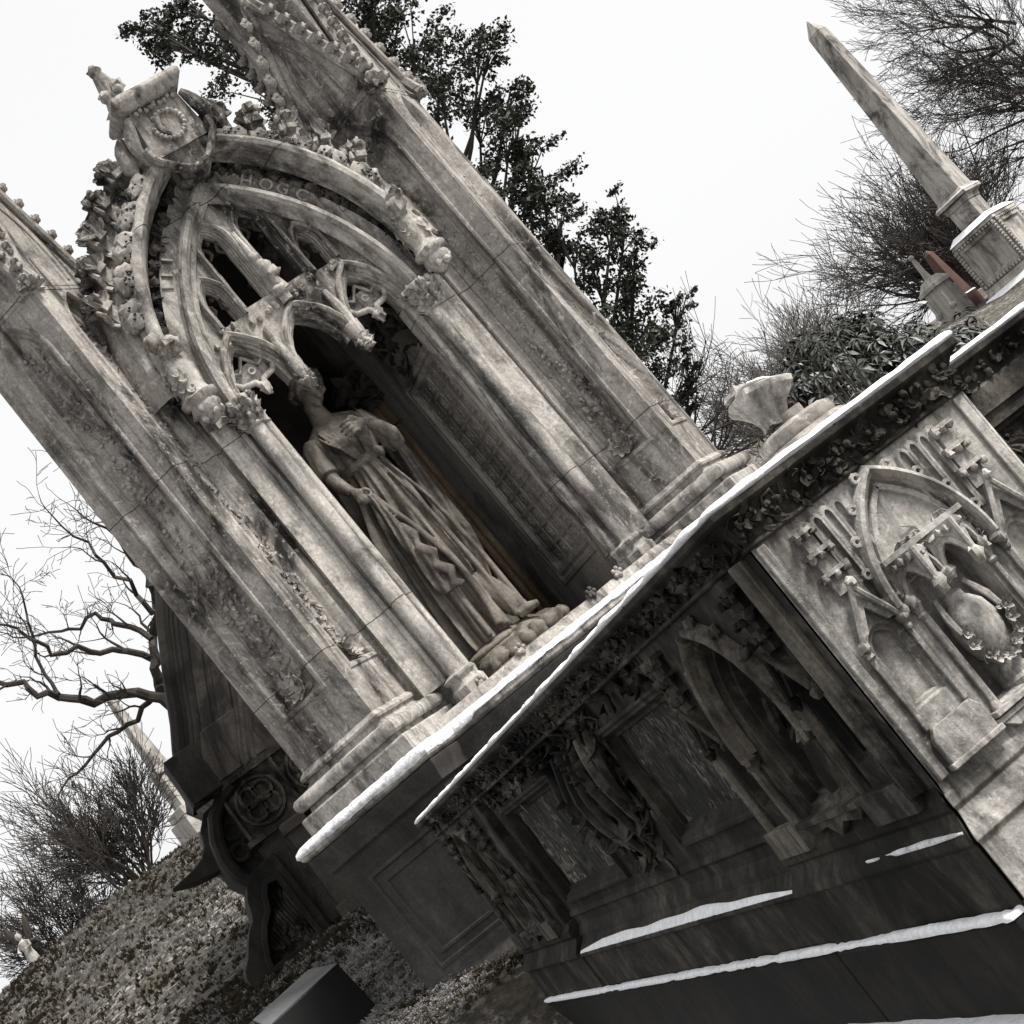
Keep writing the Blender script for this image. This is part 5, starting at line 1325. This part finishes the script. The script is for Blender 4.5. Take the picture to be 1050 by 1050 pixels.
# big gnarled tree on the hill, left
t=Tree(11); Y0=25.5
def P2(x,z,y=None): return (x,(Y0 if y is None else y),z)
kw=dict(up=.10,wig=.45,kids=(2,4),ang=(.4,1.1),shrink=(.5,.8),minr=.005)
t.limb([P2(2.71,5.37),P2(2.34,5.78),P2(1.87,5.95),P2(1.49,6.26),P2(1.22,6.62),P2(.95,6.95),P2(.6,7.2)],.085,.03,2,.35,.55,**kw)
t.limb([P2(2.75,5.5),P2(2.82,5.77),P2(3.13,6.28),P2(3.44,6.62),P2(3.58,7.08),P2(3.58,7.5),P2(3.5,8.0)],.085,.025,2,.35,.6,**kw)
t.limb([P2(2.91,5.96),P2(2.6,6.29,25.2),P2(2.24,6.51,25),P2(1.78,6.7,24.8),P2(1.6,7.05,24.7),P2(1.48,7.38,24.6)],.055,.02,2,.35,.55,**kw)
t.limb([P2(2.65,5.48),P2(2.24,5.37,25.8),P2(1.79,5.47,26),P2(1.29,5.35,26.2),P2(.79,5.23,26.3)],.05,.015,2,.35,.5,**kw)
t.limb([P2(3.08,6.22),P2(2.84,6.76,25.7),P2(2.66,7.13,25.9),P2(2.22,7.11,26),P2(1.77,7.44,26.2)],.05,.018,2,.3,.5,**kw)
t.limb([P2(3.32,6.52),P2(3.26,7.12,25.3),P2(3.12,7.68,25.1),P2(2.95,8.3,25)],.045,.014,2,.3,.6,**kw)
t.limb([P2(1.52,6.31),P2(1.53,6.7),P2(1.77,7.44),P2(1.98,8.02)],.035,.012,2,.3,.5,**kw)
t.limb([P2(3.5,6.9),P2(3.9,7.5),P2(4.1,8.3)],.05,.02,2,.4,.7,**kw)
tree_thing('gnarled_tree','bare gnarled tree with wide spreading branches behind the dark tomb on the left',(3.2,25.5,3.4),t,M_BARK,trunk=([(3.3,25.5,3.2),(3.1,25.5,4.1),(2.85,25.5,4.8),(2.71,25.5,5.40)],[.17,.14,.12,.10]))
def fan(seed,base,n,L,r,spread,lv,bias=(0,0,1),flat=1.,**kw):
    t=Tree(seed); 
    for i in range(n):
        d=Vector(bias)+Vector((t.r.uniform(-1,1)*spread,t.r.uniform(-1,1)*spread*flat,t.r.uniform(-.2,.4)))
        t.branch(Vector(base)+Vector((t.r.uniform(-.1,.1)*L*.3,t.r.uniform(-.1,.1)*L*.3,t.r.uniform(0,.15)*L)),d,L*t.r.uniform(.7,1.1),r*t.r.uniform(.6,1),lv,**kw)
    return t
k2=dict(up=.10,wig=.22,kids=(4,6),ang=(.25,.65),shrink=(.45,.7),minr=.005)
t=fan(21,(1.0,26.5,3.0),17,1.30,.045,.85,3,flat=.6,**k2)
tree_thing('thicket_tree','low fan shaped bare tree on the hill crest left of the far obelisk',(1.0,26.5,2.9),t,M_TWIG,trunk=([(1.0,26.5,2.7),(1.0,26.5,3.2)],[.12,.09]))
t=fan(22,(-.3,27.5,2.7),11,1.25,.04,.8,3,flat=.6,**k2)
tree_thing('thicket_tree','smaller bare tree at the left picture edge above the angel statue',(-.3,27.5,2.6),t,M_TWIG,trunk=([(-.3,27.5,2.4),(-.3,27.5,2.9)],[.10,.07]))
# trees behind the right-hand obelisk
k3=dict(up=.12,wig=.17,kids=(4,5),ang=(.25,.62),shrink=(.48,.72),minr=.008)
k3=dict(up=.12,wig=.26,kids=(4,6),ang=(.25,.75),shrink=(.46,.72),minr=.007)
t=fan(31,(24.3,34,3.2),24,2.25,.10,.70,3,flat=.6,**k3)
tree_thing('broad_bare_tree','dense fan shaped bare tree behind the tall white obelisk',(24.3,34,2.2),t,M_TWIG,trunk=([(24.3,34,1.8),(24.3,34,3.3)],[.35,.25]))
t=Tree(32)
for i in range(26):
    d=Vector((-.55+t.r.uniform(-.9,.7),t.r.uniform(-.4,.4),.45+t.r.uniform(-.5,.6))); t.branch(Vector((29.0+t.r.uniform(-.6,.4),33.,5.4+t.r.uniform(0,3.4))),d,2.0*t.r.uniform(.6,1.1),.045,3,**dict(k3,up=.06,minr=.006))
tree_thing('broad_bare_tree','tall bare tree with tangled twigs in the upper right corner',(29.6,33,1.8),t,M_BARK,trunk=([(31.0,33,1.5),(30.8,33,4.5),(30.4,33,7)],[.4,.3,.12]))
k4=dict(up=.14,wig=.28,kids=(4,5),ang=(.3,.75),shrink=(.5,.75),minr=.0065)
for i,(x,y,h,n_,lb) in enumerate(((19.3,34.5,1.7,13,'fine twigged bare tree in the distance above the broken capital'),(20.9,35.5,1.75,8,'bare tree with crooked limbs in the distance left of the bush'),(17.6,33.5,1.45,13,'low bare tree in the distance beside the right pier'))):
    t=fan(41+i,(x,y,2.9),n_,h,.065,.6,3,flat=.7,**k4)
    tree_thing('distant_bare_tree',lb,(x,y,2.),t,M_TWIGF,trunk=([(x,y,1.8),(x,y,3.2)],[.2,.12]),group='distant bare trees')
# dark evergreen behind the monument
def leaf_clump(m,r,c,rad,n,s,flat=.6):
    for i in range(n):
        d=Vector((r.gauss(0,1),r.gauss(0,1),r.gauss(0,flat))); p=Vector(c)+d*rad*.5
        a=Vector((r.gauss(0,1),r.gauss(0,1),r.gauss(0,1))).normalized(); b=a.orthogonal(); b.rotate(Matrix.Rotation(r.uniform(0,6.28),3,a)); k=s*r.uniform(.45,1.5)
        m.add([p-a*k,p+b*k*.45,p+a*k,p-b*k*.45],[(0,1,2,3)])
t=Tree(61); lf=MB(); r=random.Random(62)
TB=Vector((6.9,15.2,2.6))
trunk_pts=[(6.6,15.4,1.5),(6.7,15.4,4),(6.6,15.5,6.5),(6.3,15.5,9),(6.1,15.5,11)]
clumps=[(7.02,2.95,.25),(7.15,3.35,.30),(7.30,3.75,.36),(7.42,4.15,.36),(7.5,4.55,.34),(7.85,4.72,.22),(8.02,4.95,.2),(7.75,4.4,.22),(7.35,4.9,.26),(7.53,5.1,.16),(7.5,5.55,.28),(7.7,5.35,.2),(7.75,5.95,.22),(7.62,6.2,.34),(7.9,6.35,.26),(8.05,6.7,.2),(7.7,6.7,.34),(7.85,7.05,.3),(8.1,7.15,.18),(7.6,7.3,.34),(7.75,7.7,.26),(7.45,7.6,.3),(7.5,8.1,.26),(7.2,8.0,.34),(7.8,8.2,.2),(6.9,8.4,.3),(7.2,8.7,.3),(6.5,8.6,.2),(6.1,8.2,.36),(5.85,8.1,.30),(5.7,8.4,.26),(5.9,8.6,.3),(5.55,8.75,.2),(5.35,8.85,.16),(5.6,9.2,.24),(5.35,9.3,.18),(5.9,9.3,.3),(6.2,7.8,.3),(6.4,7.5,.3),(7.2,6.9,.3),(7.1,6.2,.3),(7.0,5.5,.3),(6.9,4.6,.3),(7.25,5.8,.2),(7.5,3.2,.14),(7.8,3.75,.12)]
for k in range(12):
    z=3.2+5.2*r.random(); clumps.append((6.75+.55*r.random()+.12*(z-3)*.6*r.random(),z,r.uniform(.2,.34)))
for x,z,s in clumps:
    y=15.1+r.uniform(-.5,.5); c=Vector((x,y,z))
    a=Vector((6.6,15.45,max(2.2,z-.9-r.uniform(0,.5)))); mid=a.lerp(c,.55)+Vector((0,0,-.08)); t.m.tube([a,mid,c],[.035,.022,.008],5,False)
    for q in range(7):
        d=Vector((r.gauss(0,1),r.gauss(0,1),r.gauss(.3,.8))).normalized()*s*r.uniform(.7,1.7); cc=c+d
        t.m.tube([mid.lerp(c,.7),c.lerp(cc,.5)+Vector((0,0,.02)),cc],[.010,.007,.004],3,False)
        leaf_clump(lf,r,cc,s*.42,int(62*(s/.3)**1.2)+14,.024)
        leaf_clump(lf,r,c+d*.55,s*.42,int(40*(s/.3)**1.2),.024)
o=tree_thing('evergreen_tree','dark small leaved evergreen tree rising behind the right pier of the pale monument',(6.6,15.4,1.6),t,M_BARK,group=None,trunk=(trunk_pts,[.2,.17,.14,.1,.06]),crown='branches')
part(lf,'crown',M_LEAFE,o,smooth=False)
# thin bare twigs beside it
t=Tree(71); kw=dict(up=.06,wig=.3,kids=(3,4),ang=(.3,.9),shrink=(.5,.8),minr=.003)
for i in range(20):
    t.branch((6.95+r.uniform(-.1,.1),15.0,2.2+r.uniform(0,.9)),(.8+r.uniform(-.3,.3),r.uniform(-.4,.4),.35+r.uniform(-.35,.4)),.72*r.uniform(.7,1.1),.018,2,**kw)
tree_thing('twiggy_shrub','tangle of thin dark bare twigs between the right pier and the broken capital',(6.9,15.0,1.6),t,M_BARK,group=None,trunk=([(6.9,15,1.4),(6.95,15,3.0)],[.06,.03]),cat='shrub',crown='twigs')
# rhododendron
rb=root_thing('rhododendron_bush','dark broad leaved evergreen bush with frost on its drooping leaves behind the tomb','bush',(6.0,9.9,.4))
lf=MB(); fr=MB(); st=MB(); r=random.Random(81)
def whorl(c,up,s):
    o=up.orthogonal(); k0=r.uniform(0,6.28); n=r.randint(6,9)
    for k in range(n):
        d=o.copy(); d.rotate(Matrix.Rotation(k0+6.283*k/n,3,up)); d=(d+up*r.uniform(-.5,.25)).normalized(); L=s*r.uniform(.8,1.25); w=L*.15; side=d.cross(up).normalized()
        p0=c+d*.012; dr=Vector((0,0,-1)); p1=p0+d*L*.5+dr*L*.06; p2=p0+d*L+dr*L*.30; q=Vector((0,0,w*.5))
        vs=[p0,p1-side*w+q,p1,p1+side*w+q,p2]
        tgt=fr if r.random()<.13 else lf
        tgt.add(vs,[(0,2,1),(0,3,2),(1,2,4),(2,3,4)])
lob=[(5.50,9.85,1.58,.40),(5.72,9.8,1.72,.34),(5.98,9.75,1.72,.30),(6.2,9.65,1.52,.26),(6.4,9.55,1.32,.24),(5.30,9.9,1.40,.36),(5.9,9.7,1.35,.45),(6.25,9.6,1.12,.42),(5.1,10.0,1.15,.40),(5.5,9.7,1.05,.45),(6.0,9.6,.9,.5),(6.6,9.4,.95,.36),(5.93,9.85,1.92,.17),(5.70,9.85,1.93,.16),(6.12,9.8,1.84,.15),(5.5,9.85,1.86,.13),(6.5,9.5,1.45,.13)]
lob=[(a,b,c+.11,d) for a,b,c,d in lob]
for x,y,z,s in lob:
    c=Vector((x,y,z)); st.tube([(x,y+.1,.3),(x,y+.05,z-.3),c],[.03,.02,.01],5)
    for i in range(int(150*(s/.4)**2)):
        d=Vector((r.gauss(0,1),r.gauss(0,1),r.gauss(.15,1))).normalized(); p=c+d*s*r.uniform(.55,1.04)
        whorl(p,(d+Vector((0,0,.5))).normalized(),.085)
part(st,'stems',M_BARK,rb); part(lf,'foliage',M_LEAFR,rb,smooth=False); part(fr,'frosted_foliage',M_FROSTL,rb,smooth=False)
# small dark leafy sprigs low between monument and tomb
sp=root_thing('leafy_sprig','small dark leafy sprig growing at the right foot of the monument beside the tomb','shrub',(3.5,6.9,.3))
lf=MB(); st=MB(); base=Vector((4.55,8.05,.2))
fr=MB()
for i in range(26):
    tip=Vector((4.66+r.uniform(-.12,.22),8.0+r.uniform(-.2,.2),1.55+r.uniform(-.25,.38))); st.tube([base,base.lerp(tip,.5)+Vector((.05,0,.05)),tip],[.012,.008,.004],4); whorl(tip,Vector((r.uniform(-.3,.3),r.uniform(-.3,.3),1)).normalized(),.062)
part(st,'stems',M_BARK,sp); part(lf,'foliage',M_LEAFR,sp,smooth=False); part(fr,'frosted_foliage',M_FROSTL,sp,smooth=False)

# ================================================================== light, sky, camera
w=bpy.data.worlds.new('World'); scene.world=w; w.use_nodes=True; nt=w.node_tree; nt.nodes.clear()
SUN_EL,SUN_AZ=R(50),R(132)          # azimuth clockwise from +Y: the brighter part of the cloud is in front, to the right
sky=nt.nodes.new('ShaderNodeTexSky'); sky.sky_type='NISHITA'; sky.sun_disc=False; sky.sun_elevation=SUN_EL; sky.sun_rotation=SUN_AZ
sky.air_density=1.; sky.dust_density=6.; sky.ozone_density=1.
hs=nt.nodes.new('ShaderNodeHueSaturation'); hs.inputs['Saturation'].default_value=.05
mx=nt.nodes.new('ShaderNodeMix'); mx.data_type='RGBA'; mx.inputs[0].default_value=.72; mx.inputs[7].default_value=(6.3,6.3,6.35,1)
bg=nt.nodes.new('ShaderNodeBackground'); bg.inputs[1].default_value=.12
out=nt.nodes.new('ShaderNodeOutputWorld')
nt.links.new(sky.outputs[0],hs.inputs['Color']); nt.links.new(hs.outputs[0],mx.inputs[6]); nt.links.new(mx.outputs[2],bg.inputs[0]); nt.links.new(bg.outputs[0],out.inputs[0])
sl=bpy.data.lights.new('sun','SUN'); sl.energy=4.5; sl.angle=R(14); sl.color=(1,.965,.92)
so=bpy.data.objects.new('sun',sl); COL.objects.link(so)
dirv=Vector((math.sin(SUN_AZ)*math.cos(SUN_EL),math.cos(SUN_AZ)*math.cos(SUN_EL),math.sin(SUN_EL)))
so.rotation_euler=dirv.to_track_quat('Z','Y').to_euler(); so.location=dirv*30
H=R(19.1); roll=R(38.0); pitch=math.atan2(242,1750)
fh=Vector((math.sin(H),math.cos(H),0)); rt=Vector((math.cos(H),-math.sin(H),0)); up=Vector((0,0,1))
F=fh*math.cos(pitch)+up*math.sin(pitch); U=-fh*math.sin(pitch)+up*math.cos(pitch)
cX=rt*math.cos(roll)-U*math.sin(roll); cY=rt*math.sin(roll)+U*math.cos(roll)
cam=bpy.data.cameras.new('camera'); co=bpy.data.objects.new('camera',cam); COL.objects.link(co)
M3=Matrix((cX,cY,-F)).transposed().to_4x4(); M3.translation=Vector((0,0,.9)); co.matrix_world=M3
cam.sensor_width=36; cam.lens=60.; cam.clip_start=.05; cam.clip_end=3000
scene.camera=co
scene.view_settings.view_transform='Standard'; scene.view_settings.look='None'; scene.view_settings.exposure=.60; scene.view_settings.gamma=1
